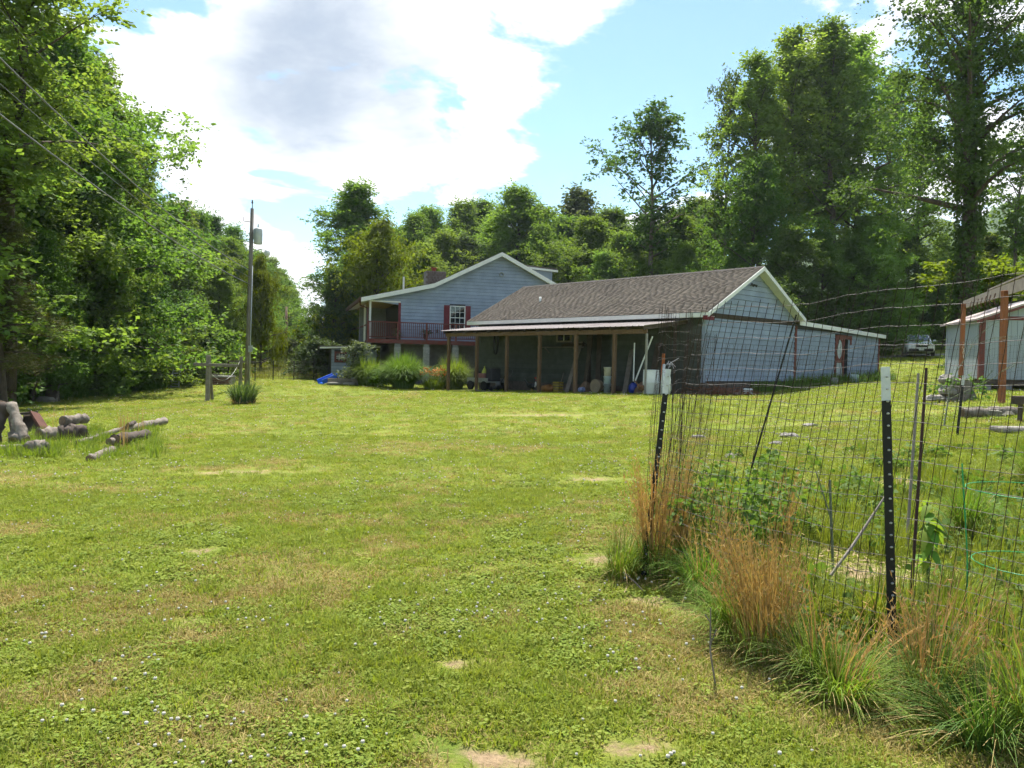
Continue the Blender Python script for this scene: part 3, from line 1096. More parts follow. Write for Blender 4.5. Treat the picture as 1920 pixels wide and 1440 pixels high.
body = MB().prism([gp(0, 0, GB), gp(0, GW, GB), gp(0, GW, GE), gp(0, GR, GAP), gp(0, 0, GE)], v3(L * GL)).build('wall', CORE, garage)
MB().prism([gp(.04, .04, -.6), gp(.04, GW - .04, -.6), gp(.04, GW - .04, GB), gp(.04, .04, GB)], v3(L * (GL - .08))).build('foundation', BRICK, garage)
# blocks of the foundation, one by one, along the gable end
fo = [o for o in garage.children if o.name.startswith('foundation')][0]
rngb = np.random.default_rng(4)
for row in range(3):
    x = .06 + (row % 2) * .2
    while x < GW - .5:
        MB().hexa(flatbox(GA, G, -L, x, x + .395, .36 + row * .195, .36 + row * .195 + .185, -.039, -.026 + rngb.uniform(0, .008))).build('block', BRICK, fo)
        x += .405
slope = (GAP - GE) / GR
siding(body, GA, G, -L, (GB, BM - .09), lambda z: .10, lambda z: GW - .02, .215)
siding(body, GA, G, -L, (BM + .09, GAP - .06), lambda z: max(0, (z - GE) / slope) + .04, lambda z: GW - max(0, z - GE) * (GW - GR) / (GAP - GE) - .04, .215)
siding(body, GA, L, -G, (GB - .35, 3.34), lambda z: .10, lambda z: GL, .215, holes=[(7.0, 7.9, 2.5, 3.1)], material=SHADESIDING)
MB().hexa(flatbox(GA, G, -L, -.02, GW - .1, BM - .09, BM + .09, .003, .05)).build('trim_board', DARKW, garage)
MB().hexa(flatbox(GA, G, -L, -.03, .10, GB - .05, BM - .09, .003, .034)).hexa(flatbox(GA, L, -G, -.003, .10, GB - .05, 3.34, .003, .03)).build('corner_board', SIDING, garage)
MB().hexa(flatbox(GA, G, -L, GW - .02, GW + .16, GB - .05, BM - .1, .003, .045)).build('corner_board', WMAROON, garage)['label'] = 'maroon vertical board between garage wall and lean-to'
window(garage, GA, L, -G, 7.05, 7.85, 2.55, 3.05, 2, 1, OLDW)
# roof
OHG, OHL = .42, .42
ez, rz = GE - OHG * slope + .10, GAP + .10
rs = (GAP - GE) / (GW - GR)
e0, e1 = gp(-OHL, -OHG, ez), gp(GL + OHL, -OHG, ez)
r0, r1 = gp(-OHL, GR, rz), gp(GL + OHL, GR, rz)
f0, f1 = gp(-OHL, GW + .15, GE - .15 * rs + .10), gp(GL + OHL, GW + .15, GE - .15 * rs + .10)
roof = MB().prism([e0, r0, f0, f0 - UZ * .10, r0 - UZ * .10, e0 - UZ * .10], v3(L * (GL + 2 * OHL))).build('roof', WHITE, garage)
shingle_slope(roof, 'shingles', e0 - v3(G * .03), e1 - v3(G * .03), r0, r1, SHINGLE, seed=2)
shingle_slope(roof, 'shingles', f0 + v3(G * .03), f1 + v3(G * .03), r0, r1, SHINGLE, seed=3, expo=.3, tab=.6)
MB().prism([r0 + v3(-G * .16, -.16 * slope + .035), r0 + UZ * .04, r0 + v3(G * .16, -.16 * rs + .035), r0 + UZ * .0], v3(L * (GL + 2 * OHL))).build('ridge_cap', RIDGE, roof)
for i, (a, b) in enumerate(((e0, r0), (f0, r0))):
    m = MB()
    o_ = v3(-L * .03)
    m.prism([a + UZ * .01, b + UZ * .01, b - UZ * .16, a - UZ * .16], o_)
    m.build('rake_board', WHITE, roof)
MB().prism([e0 - v3(G * .001, .0), e0 - v3(G * .001, .17), e0 - v3(G * .03, .17), e0 - v3(G * .03, 0)], v3(L * (GL + 2 * OHL))).build('fascia', WHITE, roof)
MB().prism([e0 - UZ * .12, e0 - UZ * .15, gp(-OHL, 0, ez - .15), gp(-OHL, 0, ez - .12)], v3(L * (GL + 2 * OHL))).build('soffit', WHITE, roof)
MB().box(gp(-OHL + .1, -.24, ez - .19), (.45, .2, .16), TH).build('eave_return', MAROON, roof)
# roof vent
vt, vg = 10.6, 1.45
pv = gp(vt, vg, ez + (vg + OHG) * slope)
vent = MB().tube([pv - UZ * .1, pv + UZ * .24], .06, 10).build('vent_pipe', WHITE, roof, True)
# flood lamp high on the gable
lm = MB()
lp_ = gp(-.03, GR - .25, GAP - .62)
lm.box(lp_, (.12, .05, .1), TH)
for k in (-1, 1):
    c0 = lp_ + v3(G * .06 * k - L * .05)
    lm.tube([c0, c0 + v3(G * .08 * k - L * .12, -.07)], [.03, .055], 8)
lm.build('flood_lamp', mat('lamp_dark', (.05, .05, .05), .5), garage)
# carport
CW, CZF, CZW = 2.72, 2.93, 3.27
cp = MB().beam(gp(.8, -2.5, CZF - .16), gp(13.0, -2.5, CZF - .16), .10, .17).build('carport_frame', POSTW, garage)
for s_ in (.8, 2.33, 4.36, 6.46, 8.55, 10.64, 12.8):
    b_ = gp(s_, -2.5, 0)
    zb = g1(b_[0], b_[1])
    o = MB().beam(gp(s_, -2.5, zb - .3), gp(s_, -2.5, CZF - .24), .13 if s_ > 1 else .075, .13 if s_ > 1 else .075, up=v3(L)).build('post', POSTW if s_ > 1 else mat('grey_steel_pipe', (.3, .29, .27), .5, metal=.4), cp, bevel=.008)
for i in range(16):
    s_ = .85 + i * .81
    MB().beam(gp(s_, -CW + .06, CZF - .05), gp(s_, -.03, CZW - .05), .045, .12).build('rafter', DARKW, cp)
sheets = 15
sw = (13.15 - .75) / sheets
cr = MB().beam(gp(.75, -.02, CZW - .02), gp(13.1, -.02, CZW - .02), .04, .16).build('carport_roof', DARKW, garage)
for i in range(sheets):
    V_, F_ = [], []
    nseg = 27
    dz = rngb.uniform(0, .006)
    for k in range(nseg + 1):
        s_ = .75 + sw * (i + k / nseg * 1.02)
        ph = (k % 9)
        hgt = .022 if ph in (0, 8) else (.004 if ph in (3, 4, 5) else .0)
        V_ += [gp(s_, -CW, CZF + .025 + hgt + dz), gp(s_, -.01, CZW + .03 + hgt + dz), gp(s_, -CW, CZF + .019 + hgt + dz), gp(s_, -.01, CZW + .024 + hgt + dz)]
        if k:
            a = 4 * (k - 1)
            F_ += [(a, a + 4, a + 5, a + 1), (a + 2, a + 3, a + 7, a + 6), (a, a + 2, a + 6, a + 4)]
    MB().add(V_, F_).build('metal_sheet', TIN, cr, fixn=False)
# lean-to
LT = 15.75
LZ0, LZ1 = 3.54, 3.28


def ltz(g):
    return LZ0 + (g - GW) / (LT - GW) * (LZ1 - LZ0)


D0, D1 = 11.72, 12.18
lean = MB()
lean.prism([gp(.02, GW + .003, GB), gp(.02, D0, GB), gp(.02, D0, ltz(D0)), gp(.02, GW + .003, LZ0)], v3(L * .15))
lean.prism([gp(.02, D1, GB), gp(.02, LT, GB), gp(.02, LT, LZ1), gp(.02, D1, ltz(D1))], v3(L * .15))
lean.prism([gp(.02, D0, 3.1), gp(.02, D1, 3.1), gp(.02, D1, ltz(D1)), gp(.02, D0, ltz(D0))], v3(L * .15))
lean.prism([gp(.17, LT - .15, GB), gp(.17, LT, GB), gp(.17, LT, LZ1), gp(.17, LT - .15, LZ1)], v3(L * 6))
lean.prism([gp(6.17, GW, GB), gp(6.17, LT, GB), gp(6.17, LT, LZ1), gp(6.17, GW, LZ0)], v3(L * .15))
lt = lean.build('lean_to_wall', CORE, garage)
MB().prism([gp(.04, GW + .01, GB - .9), gp(.04, LT - .02, GB - .9), gp(.04, LT - .02, GB - .002), gp(.04, GW + .01, GB - .002)], v3(L * 6.1)).build('foundation', BRICK, garage)
siding(lt, GA - L * -.02, G, -L, (GB + .12, LZ1), lambda z: GW + .16, lambda z: LT, .215, holes=[(10.78, 12.2, GB, 3.17)])
siding(lt, GA + G * LT, L, G, (GB + .12, LZ1 - .1), lambda z: .02, lambda z: 6.3, .215)
MB().hexa(flatbox(GA + L * .02, G, -L, GW + .16, LT, GB - .06, GB + .12, .003, .03)).build('skirt_board', WHITE, garage)
lr = MB().prism([gp(-.22, GW - .05, LZ0 + .02), gp(-.22, LT + .2, LZ1 + .02), gp(-.22, LT + .2, LZ1 + .1), gp(-.22, GW - .05, LZ0 + .1)], v3(L * 6.7)).build('lean_to_roof', SHINGLE, garage)
MB().prism([gp(-.25, GW + .02, LZ0 - .10), gp(-.25, LT + .2, LZ1 - .10), gp(-.25, LT + .2, LZ1 + .085), gp(-.25, GW + .02, LZ0 + .085)], v3(L * .025)).build('fascia', WHITE, lr)
MB().hexa(flatbox(GA + L * .02, G, -L, LT - .14, LT + .02, GB - .05, LZ1 - .1, .03, .05)).build('corner_board', WMAROON, garage)['label'] = 'maroon board at the far end of the lean-to'
# red door of the lean-to with a pale oval
OD = GA + L * .02
door = MB().hexa(flatbox(OD, G, -L, 10.95, 11.6, GB + .02, 3.0, .006, .02)).build('door', mat('pale_door_panel', (.42, .47, .50), .6), garage)
m = MB()
m.hexa(flatbox(OD, G, -L, 10.8, 10.95, GB, 3.15, .01, .06)).hexa(flatbox(OD, G, -L, 11.6, 11.75, GB, 3.05, .01, .06)).hexa(flatbox(OD, G, -L, 10.95, 12.5, 3.0, 3.18, .01, .07))
m.hexa(flatbox(OD, G, -L, 12.35, 12.5, 2.75, 3.0, .03, .06)).hexa(flatbox(OD, G, -L, 10.95, 11.6, 1.85, 2.0, .021, .05))
for k in range(20):   # the oval is cut out of a red surround
    a0, a1 = 2 * math.pi * k / 20, 2 * math.pi * (k + 1) / 20
    q = []
    for (a, e) in ((a0, 0), (a1, 0), (a1, 1), (a0, 1)):
        cx_, cz_ = math.cos(a), math.sin(a)
        if e:
            mm = max(abs(cx_), abs(cz_))
            cx_, cz_ = cx_ / mm * .325, cz_ / mm * .50
        else:
            cx_, cz_ = cx_ * .27, cz_ * .46
        q.append((11.275 + cx_, 2.50 + cz_))
    V_ = [v3(OD + G * t_ - L * .021, z_) for t_, z_ in q] + [v3(OD + G * t_ - L * .045, z_) for t_, z_ in q]
    m.hexa(V_)
m.build('door_frame', WMAROON, door)

# ------------------------------------------------------------------ house
PH = math.radians(16.5)
HU = np.array([math.cos(PH), math.sin(PH)])
HV = np.array([-math.sin(PH), math.cos(PH)])
H0 = P(690, 640, 44)[:2]
WV = 1.25                       # the gable wall stands this far behind the deck's front edge
HW = H0 + HV * WV
house = thing('house', 'blue two storey house with white gable trim, maroon deck and shutters', 'house', v3(H0, 0))


def hp(t, v_, z):
    return v3(H0 + HU * t + HV * v_, z)


def wpt(px, py):
    return onplane(px, py, HW, HU)


rt, rzz = wpt(938, 474)
bt, bz = wpt(812, 532)
lt_, lz_ = wpt(676, 558)
qt, qz = wpt(1038, 532)
srt = (rzz - qz) / (qt - rt)
REND = 12.6
rez = rzz - (REND - rt) * srt
OH = .45                        # rake overhang towards the viewer
p_t0 = wpt(692, 600)[0]
p_t1, p_z1 = wpt(749, 567)


def hroof(t):
    return float(np.interp(t, [lt_, bt, rt, REND], [lz_, bz, rzz, rez])) - .22


DEPTH = 9.5
FL = 2.62
hb_ = MB().prism([hp(p_t1, WV, FL), hp(REND - .6, WV, FL), hp(REND - .6, WV, hroof(REND - .6)), hp(rt, WV, hroof(rt)), hp(bt, WV, hroof(bt)), hp(p_t1, WV, hroof(p_t1))], v3(HV * DEPTH)).build('wall', CORE, house)
MB().prism([hp(p_t1 + .02, WV + .02, -.6), hp(REND - .62, WV + .02, -.6), hp(REND - .62, WV + .02, FL - .002), hp(p_t1 + .02, WV + .02, FL - .002)], v3(HV * (DEPTH - .05))).build('basement_wall', mat('grey_basement_block', (.17, .165, .16), .95, .2, 5, .2), house)
MB().prism([hp(p_t0, WV, p_z1), hp(p_t1 - .003, WV, p_z1), hp(p_t1 - .003, WV, hroof(p_t1)), hp(p_t0, WV, hroof(p_t0))], v3(HV * .12)).build('porch_header', CORE, house)
MB().prism([hp(p_t0 + .02, WV + .13, p_z1), hp(p_t1 - .02, WV + .13, p_z1), hp(p_t1 - .02, WV + .13, p_z1 + .03), hp(p_t0 + .02, WV + .13, p_z1 + .03)], v3(HV * (DEPTH - .5))).build('porch_ceiling', mat('tan_ceiling_boards', (.36, .25, .12), .7, .2, 5), house)
MB().prism([hp(p_t0, WV + 6.0, FL), hp(p_t1 - .02, WV + 6.0, FL), hp(p_t1 - .02, WV + 6.0, p_z1), hp(p_t0, WV + 6.0, p_z1)], v3(HV * .1)).build('porch_back_wall', mat('shaded_porch_wall', (.22, .24, .25), .9), house)
wi0, wzt = wpt(845, 575)
wi1, _ = wpt(870, 600)
wzb = wzt - 1.32

def hl(z):
    base = p_t0 + .02 if z > p_z1 + .02 else p_t1 + .09
    # inverse of the left roof line
    if z > hroof(p_t0):
        base = max(base, float(np.interp(z, [hroof(lt_), hroof(bt), hroof(rt)], [lt_, bt, rt])) + .02)
    return base


def hr(z):
    return REND - .65 if z < hroof(REND - .65) else float(np.interp(-z, [-hroof(rt), -hroof(REND)], [rt, REND])) - .02


siding(hb_, HW, HU, -HV, (FL + .1, p_z1 + .03), hl, hr, (p_z1 + .03 - FL - .1) / 11, holes=[(wi0 - .06, wi1 + .06, wzb - .06, wzt + .06)])
siding(hb_, HW, HU, -HV, (p_z1 + .03, hroof(rt) - .05), hl, hr, .2)
MB().hexa(flatbox(HW, HU, -HV, p_t0, p_t1 + .06, p_z1 - .02, p_z1 + .06, .028, .05)).build('porch_trim', WHITE, house)
MB().hexa(flatbox(HW, HU, -HV, p_t1 - .06, p_t1 + .09, FL, p_z1 - .02, .004, .05)).build('porch_post', MAROON, house)
for vv in (0.05, 3.2, 6.2):
    MB().box(hp(p_t0 + .06, WV + vv, (FL + p_z1) / 2), (.11, .11, p_z1 - FL), PH).build('porch_post', WHITE, house)
win = window(house, HW, HU, -HV, wi0, wi1, wzb, wzt, 3, 4, WHITE, .06)
for a, b in ((wpt(832, 590)[0], wi0 - .065), (wi1 + .065, wpt(882, 590)[0])):
    sh = MB().hexa(flatbox(HW, HU, -HV, a, b, wzb - .1, wzt + .08, .028, .055)).build('shutter', MAROON, house)
    m = MB()
    for k in range(12):
        zz_ = wzb - .02 + k * (wzt - wzb) / 12
        m.hexa(flatbox(HW, HU, -HV, a + .04, b - .04, zz_, zz_ + .06, .0552, .064))
    m.build('louvre', MAROON, sh)
# round gable lamp
ct, cz2 = wpt(940, 515)
m = MB()
for k in range(14):
    a0, a1 = 2 * math.pi * k / 14, 2 * math.pi * (k + 1) / 14
    q = []
    for a, r_ in ((a0, .09), (a1, .09), (a1, .15), (a0, .15)):
        q.append((ct + math.cos(a) * r_, cz2 + math.sin(a) * r_))
    m.hexa([v3(HW + HU * t_ - HV * .03, z_) for t_, z_ in q] + [v3(HW + HU * t_ - HV * .09, z_) for t_, z_ in q])
m.build('gable_lamp', mat('grey_lamp', (.25, .27, .28), .5), house)
# roof slabs, overhanging
rv0, rlen = WV - OH, DEPTH + 2 * OH
pr = [(lt_, lz_), (bt, bz), (rt, rzz), (REND, rez)]
hroofo = MB().prism([hp(t, rv0, z - .02) for t, z in pr] + [hp(t, rv0, z - .20) for t, z in reversed(pr)], v3(HV * rlen)).build('roof', WHITE, house)
for k, (a, b) in enumerate(((pr[0], pr[1]), (pr[1], pr[2]))):
    shingle_slope(hroofo, 'shingles', hp(a[0], rv0, a[1]), hp(a[0], rv0 + rlen, a[1]), hp(b[0], rv0, b[1]), hp(b[0], rv0 + rlen, b[1]), SHINGLE, expo=.25, tab=.5, seed=10 + k, lift=-.016)
shingle_slope(hroofo, 'shingles', hp(REND, rv0, rez), hp(REND, rv0 + rlen, rez), hp(rt, rv0, rzz), hp(rt, rv0 + rlen, rzz), SHINGLE, expo=.25, tab=.5, seed=15, lift=-.016)
for a, b in zip(pr[:-1], pr[1:]):
    MB().prism([hp(a[0], rv0 - .002, a[1] - .02), hp(b[0], rv0 - .002, b[1] - .02), hp(b[0], rv0 - .002, b[1] - .27), hp(a[0], rv0 - .002, a[1] - .27)], v3(-HV * .03)).build('rake_board', WHITE, hroofo)
MB().prism([hp(lt_ - .003, rv0 - .03, lz_ - .02), hp(lt_ - .003, rv0 - .03, lz_ - .24), hp(lt_ - .11, rv0 - .03, lz_ - .22), hp(lt_ - .11, rv0 - .03, lz_ - .02)], v3(HV * rlen)).build('gutter', mat('brown_gutter', (.10, .035, .03), .5), hroofo)
gx = lt_ - .05
MB().tube([hp(gx, rv0 + .1, lz_ - .2), hp(gx + .02, rv0 + .25, lz_ - .45), hp(p_t0 - .1, rv0 + .35, lz_ - .6), hp(p_t0 - .1, rv0 + .35, FL), hp(p_t0 - .1, rv0 + .35, .1)], .05, 6).build('downspout', mat('brown_gutter', (.10, .035, .03)), hroofo)
# chimney, pipe, dormer
def at_v(px, py, v_):
    return onplane(px, py, H0 + HV * v_, HU)


c0, cz0 = at_v(797, 509, 5)
c1, _ = at_v(834, 505, 5)
chim = MB().box(hp((c0 + c1) / 2, 5, cz0 - 1.2), (c1 - c0, .9, 2.4), PH).build('chimney', mat('mortar', (.28, .26, .24), .95, .2, 9), hroofo)
for row in range(9):
    x = c0 - .01 + (row % 2) * .1
    while x < c1 - .1:
        w_ = rngb.uniform(.16, .3)
        w_ = min(w_, c1 - x)
        MB().hexa(flatbox(H0 + HV * 5, HU, -HV, x, x + w_ - .02, cz0 - .17 - row * .16, cz0 - .02 - row * .16, .44, .465 + rngb.uniform(0, .02))).build('stone', FACEW, chim)
        x += w_
cc = hp(c0 + (c1 - c0) * .45, 5, cz0)
MB().tube([cc, cc + UZ * .2], .13, 8).box(cc + UZ * .25, (.36, .36, .04), PH).build('flue', mat('red_flue', (.28, .05, .03), .7), chim)
t_, z_ = at_v(757, 519, 4)
MB().tube([hp(t_, 4, z_ - 1.0), hp(t_, 4, z_)], .06, 8).build('vent_pipe', WHITE, hroofo)
d0, dz0 = at_v(985, 500, 6)
d1, _ = at_v(1046, 503, 6)
dm = MB().prism([hp(d0 - 1.5, 6, dz0 + .12), hp(d1, 6, dz0 - .12), hp(d1, 6, dz0 - .02), hp(d0 - 1.5, 6, dz0 + .22)], v3(HV * 2.6)).build('dormer_roof', SHINGLE, house)
MB().prism([hp(d0 - 1.5, 5.99, dz0 - .02), hp(d1, 5.99, dz0 - .26), hp(d1, 5.99, dz0 - .125), hp(d0 - 1.5, 5.99, dz0 + .115)], v3(-HV * .03)).build('fascia', WHITE, dm)
MB().prism([hp(d0 - 1.5, 6.15, dz0 - 1.6), hp(d1 - .35, 6.15, dz0 - 1.6), hp(d1 - .35, 6.15, dz0 - .1), hp(d0 - 1.5, 6.15, dz0 + .1)], v3(HV * 2.2)).build('dormer_wall', SIDING, house)
# deck
DT1 = 8.6
deck = MB().box(hp((-.05 + DT1) / 2, WV / 2 - .01, FL - .05), (DT1 + .05, WV - .06, .08), PH).build('deck', mat('maroon_deck', (.15, .03, .03), .8, .2, 6), house)
MB().prism([hp(p_t0 + .05, WV + .01, FL - .10), hp(p_t1 - .01, WV + .01, FL - .10), hp(p_t1 - .01, WV + .01, FL - .02), hp(p_t0 + .05, WV + .01, FL - .02)], v3(HV * 8)).build('porch_floor', DARKW, deck)
MB().hexa(flatbox(H0, HU, -HV, -.06, DT1, FL - .16, FL + .08, .0, .04)).build('rim_board', WMAROON, deck)
rts = [0.0, 1.68, 3.36, 5.10, 6.85, 8.5]
for t in rts:
    MB().box(hp(t, -.05, FL + .52), (.11, .09, 1.14), PH).build('rail_post', WMAROON, deck)
    pz = g1(*(H0 + HU * t)[:2])
    pm = MB()
    k = 0
    z = pz - .3
    pil = None
    pm.box(hp(t, .12, (z + FL - .17) / 2), (.33, .33, FL - .17 - z), PH)
    pil = pm.build('pillar', mat('mortar_grey', (.2, .2, .195), .95), house)
    for row in range(12):
        zz_ = pz + row * .2
        if zz_ + .19 < FL - .17:
            MB().hexa(flatbox(H0 + HU * (t - .19) - HV * .045, HU, -HV, 0, .38, zz_, zz_ + .185, .003, .018)).build('block', CONC, pil)
MB().hexa(flatbox(H0, HU, -HV, 0, 8.5, FL + 1.02, FL + 1.08, .0, .10)).build('top_rail', WMAROON, deck)
MB().hexa(flatbox(H0, HU, -HV, 0, 8.5, FL + .17, FL + .22, .02, .08)).build('bottom_rail', WMAROON, deck)
bal = None
t = .10
while t < 8.4:
    if min(abs(t - r_) for r_ in rts) > .085:
        if bal is None:
            bal = MB().box(hp(t, -.05, FL + .62), (.03, .03, .80), PH).build('baluster', WMAROON, deck)
            bt0 = t
        else:
            c = bal.copy()
            link(c, deck)
            dvec = HU * (t - bt0)
            c.location = (dvec[0], dvec[1], 0)
    t += .118
# side rail of the porch
MB().beam(hp(p_t0 + .05, WV + .1, FL + 1.0), hp(p_t0 + .05, WV + 8, FL + 1.0), .06, .06).build('side_rail', WMAROON, deck)
# back-to-basics: earth floor stays the lawn. Hanging pots on the rail
HP_LEAF = leafmat('pot_leaf', (.05, .09, .03), (.09, .13, .05), trans=.3)
PETAL = mat('pink_petal', (.5, .12, .13), .6, .2, 8)


def pot(loc, label, r=.16, h=.26):
    t_ = thing('flower_pot', label, 'flower pot', loc)
    MB().lathe(loc, [(r * .68, 0), (r, h), (r * 1.1, h), (r * 1.1, h + .04), (r * .8, h + .04)], 12).build('pot', mat('plum_pot', (.09, .03, .04), .5), t_, True)
    rg = np.random.default_rng(int(abs(loc[0] * 100)))
    C = up3(loc) + np.array([0, 0, h + .12]) + rg.normal(0, .09, (14, 3))
    V, Fc = clumps(rg, C, 14, .14, .11, .3, .8, .1)
    np_obj('leaves', V, Fc, HP_LEAF, t_)
    return t_


pot(hp(3.36, .2, FL + .12), 'plum pot with leggy plant behind the second deck rail post')
pot(hp(1.75, .35, FL + .02), 'plum pot behind the rail post beside the porch opening', .15, .24)
pot(hp(4.0, -.2, g1(*(H0 + HU * 4.0)[:2]) + .62), 'pot of orange flowers on a low stand under the deck')
st_ = hp(4.0, -.2, g1(*(H0 + HU * 4.0)[:2]))
one('plant_stand', 'low wooden stand carrying the pot under the deck', 'plant stand', MB().box(st_ + UZ * .6, (.34, .34, .04), PH).beam(st_ + v3(HU * .13), st_ + v3(HU * .13, .58), .05, .05).beam(st_ - v3(HU * .13), st_ + v3(-HU * .13, .58), .05, .05).beam(st_ + v3(HV * .13), st_ + v3(HV * .13, .58), .05, .05).beam(st_ - v3(HV * .13), st_ + v3(-HV * .13, .58), .05, .05), DARKW)
tl, zl = onplane(820, 620, H0 - HV * .12, HU)
fd = hp(tl, -.12, FL + .55)
lan = thing('bird_feeder', 'small hanging bird feeder on the deck rail', 'bird feeder', fd)
MB().lathe(fd, [(.05, .0), (.055, .16), (.02, .2)], 8).build('bottle', mat('feeder_red', (.08, .03, .03), .3), lan, True)
MB().lathe(fd, [(.085, -.03), (.085, 0), (.03, .01)], 10).build('tray', DARKW, lan)
MB().tube([fd + UZ * .2, fd + UZ * .36, fd + v3(HV * .08, .52)], .008, 5).build('hook', BLACKM, lan)

# ------------------------------------------------------------------ small outbuilding left of the house
OB0 = P(621, 690, 49)[:2]
ob = thing('outbuilding', 'small blue outbuilding with maroon framed window left of the house', 'outbuilding', v3(OB0, 0))
obw = onplane(682, 690, OB0, HU)[0] + .8
zt = onplane(621, 654, OB0, HU)[1]
oc = MB().prism([v3(OB0, -.5), v3(OB0 + HU * obw, -.5), v3(OB0 + HU * obw, zt + .12), v3(OB0, zt)], v3(HV * 4)).build('wall', CORE, ob)
w0, wz1 = onplane(627, 659, OB0, HU)
w1, wz0 = onplane(650, 679, OB0, HU)
siding(oc, OB0, HU, -HV, (.05, zt), lambda z: 0.0, lambda z: obw, .2, holes=[(w0, w1, wz0, wz1)])
window(ob, OB0, HU, -HV, w0 + .12, w1 - .12, wz0 + .1, wz1 - .12, 3, 4, WMAROON, .12)
orf = MB().prism([v3(OB0 - HU * .75 - HV * .4, zt + .02), v3(OB0 + HU * (obw + .2) - HV * .4, zt + .16), v3(OB0 + HU * (obw + .2) - HV * .4, zt + .3), v3(OB0 - HU * .75 - HV * .4, zt + .16)], v3(HV * 4.8)).build('roof', SHINGLE, ob)
MB().prism([v3(OB0 - HU * .75 - HV * .402, zt + .0), v3(OB0 + HU * (obw + .2) - HV * .402, zt + .14), v3(OB0 + HU * (obw + .2) - HV * .402, zt + .24), v3(OB0 - HU * .75 - HV * .402, zt + .10)], v3(-HV * .03)).build('fascia', WHITE, orf)

# ------------------------------------------------------------------ storage shed on the right
S0 = P(1838, 660, 29)[:2]
SB = P(1775, 660, 33.2)[:2]
SU = S0 - SB
slen = np.linalg.norm(SU)
SU = SU / slen                   # along the side wall towards the viewer
SF = np.array([-SU[1], SU[0]])   # along the gable front, to the right
if SF[0] < 0:
    SF = -SF
zt0 = P(1838, 597, 29)[2]
zb0 = P(1838, 711, 29)[2]
FWID = 4.2
shed = thing('storage_shed', 'grey panelled storage shed on blocks with maroon trim at the right edge', 'shed', v3(S0, zb0 - .35))
gh = zt0 + FWID / 2 * .36
sbody = MB().prism([v3(S0, zb0), v3(S0 + SF * FWID, zb0), v3(S0 + SF * FWID, zt0), v3(S0 + SF * FWID / 2, gh), v3(S0, zt0)], v3(-SU * slen)).build('wall', mat('shed_sheathing', (.18, .2, .21), .9), shed)
k = .0
while k < slen - .02:
    MB().hexa(flatbox(S0, -SU, -SF, k + .006, min(k + .2, slen) - .006, zb0 + .02, zt0 - .06, .002, .018)).build('panel', SHEDP, sbody)
    k += .2
k = .0
while k < FWID - .02:
    tm_ = min(k + .2, FWID)
    zz_ = zt0 + min((k + tm_) / 2, FWID - (k + tm_) / 2) * .36
    MB().hexa(flatbox(S0, SF, SU, k + .006, tm_ - .006, zb0 + .02, zz_ - .06, .002, .018)).build('panel', SHEDP, sbody)
    k += .2
MB().hexa(flatbox(S0, SF, SU, -.02, .14, zb0 - .02, zt0, .019, .04)).hexa(flatbox(S0, -SU, -SF, -.04, .12, zb0 - .02, zt0, .019, .04)).build('corner_board', WMAROON, shed)
MB().hexa(flatbox(S0, SF, SU, .1, FWID, zt0 - .06, zt0 + .08, .0195, .045)).build('trim_board', WMAROON, shed)
MB().hexa(flatbox(S0, -SU, -SF, slen - .1, slen + .02, zb0 - .02, zt0, .019, .04)).build('corner_board', SHEDP, shed)
sr = MB()
q0, q1, q2 = v3(S0 - SF * .22 + SU * .28, zt0 - .08), v3(S0 + SF * FWID / 2 + SU * .28, gh + .02), v3(S0 + SF * (FWID + .22) + SU * .28, zt0 - .08)
sr.prism([q0, q1, q2, q2 + UZ * .07, q1 + UZ * .07, q0 + UZ * .07], v3(-SU * (slen + .6)))
srf = sr.build('roof', mat('pinkish_metal_roof', (.46, .38, .36), .45, .15, 2, metal=.3), shed)
MB().prism([q0 - UZ * .10, q1 - UZ * .10, q1 - UZ * .002, q0 - UZ * .002], v3(-SU * .04)).prism([q2 - UZ * .10, q1 - UZ * .10, q1 - UZ * .002, q2 - UZ * .002], v3(-SU * .04)).build('rake_board', WMAROON, srf)
MB().prism([v3(S0 + SF * .05 - SU * .05, zb0 - .16), v3(S0 + SF * (FWID - .05) - SU * .05, zb0 - .16), v3(S0 + SF * (FWID - .05) - SU * .05, zb0 - .002), v3(S0 + SF * .05 - SU * .05, zb0 - .002)], v3(-SU * (slen - .1))).build('floor_beam', DARKW, shed)
for a, b in ((.25, .1), (.95, .12), (2.2, .1), (3.6, .1), (.3, 2.2), (.3, slen - .4), (2, slen - .4), (3.6, slen - .4)):
    c = S0 + SF * a - SU * (b + .15)
    zg = g1(c[0], c[1])
    MB().box(v3(c, (zb0 - .16 + zg - .15) / 2), (.4, .24, zb0 - .162 - zg + .15), math.atan2(SF[1], SF[0]) + rngb.uniform(-.2, .2)).build('support_block', CONC, shed, bevel=.01)
# ------------------------------------------------------------------ poles and wires
UP0 = P(463, 724, 40)
UP0[2] = g1(UP0[0], UP0[1])
UPT = P(473, 391, 40)
pole = thing('utility_pole', 'tall grey utility pole with transformer and yard lamp on the lawn', 'utility pole', UP0)


def upk(z):
    k = (z - UP0[2]) / (UPT[2] - UP0[2])
    return UP0 + (UPT - UP0) * k


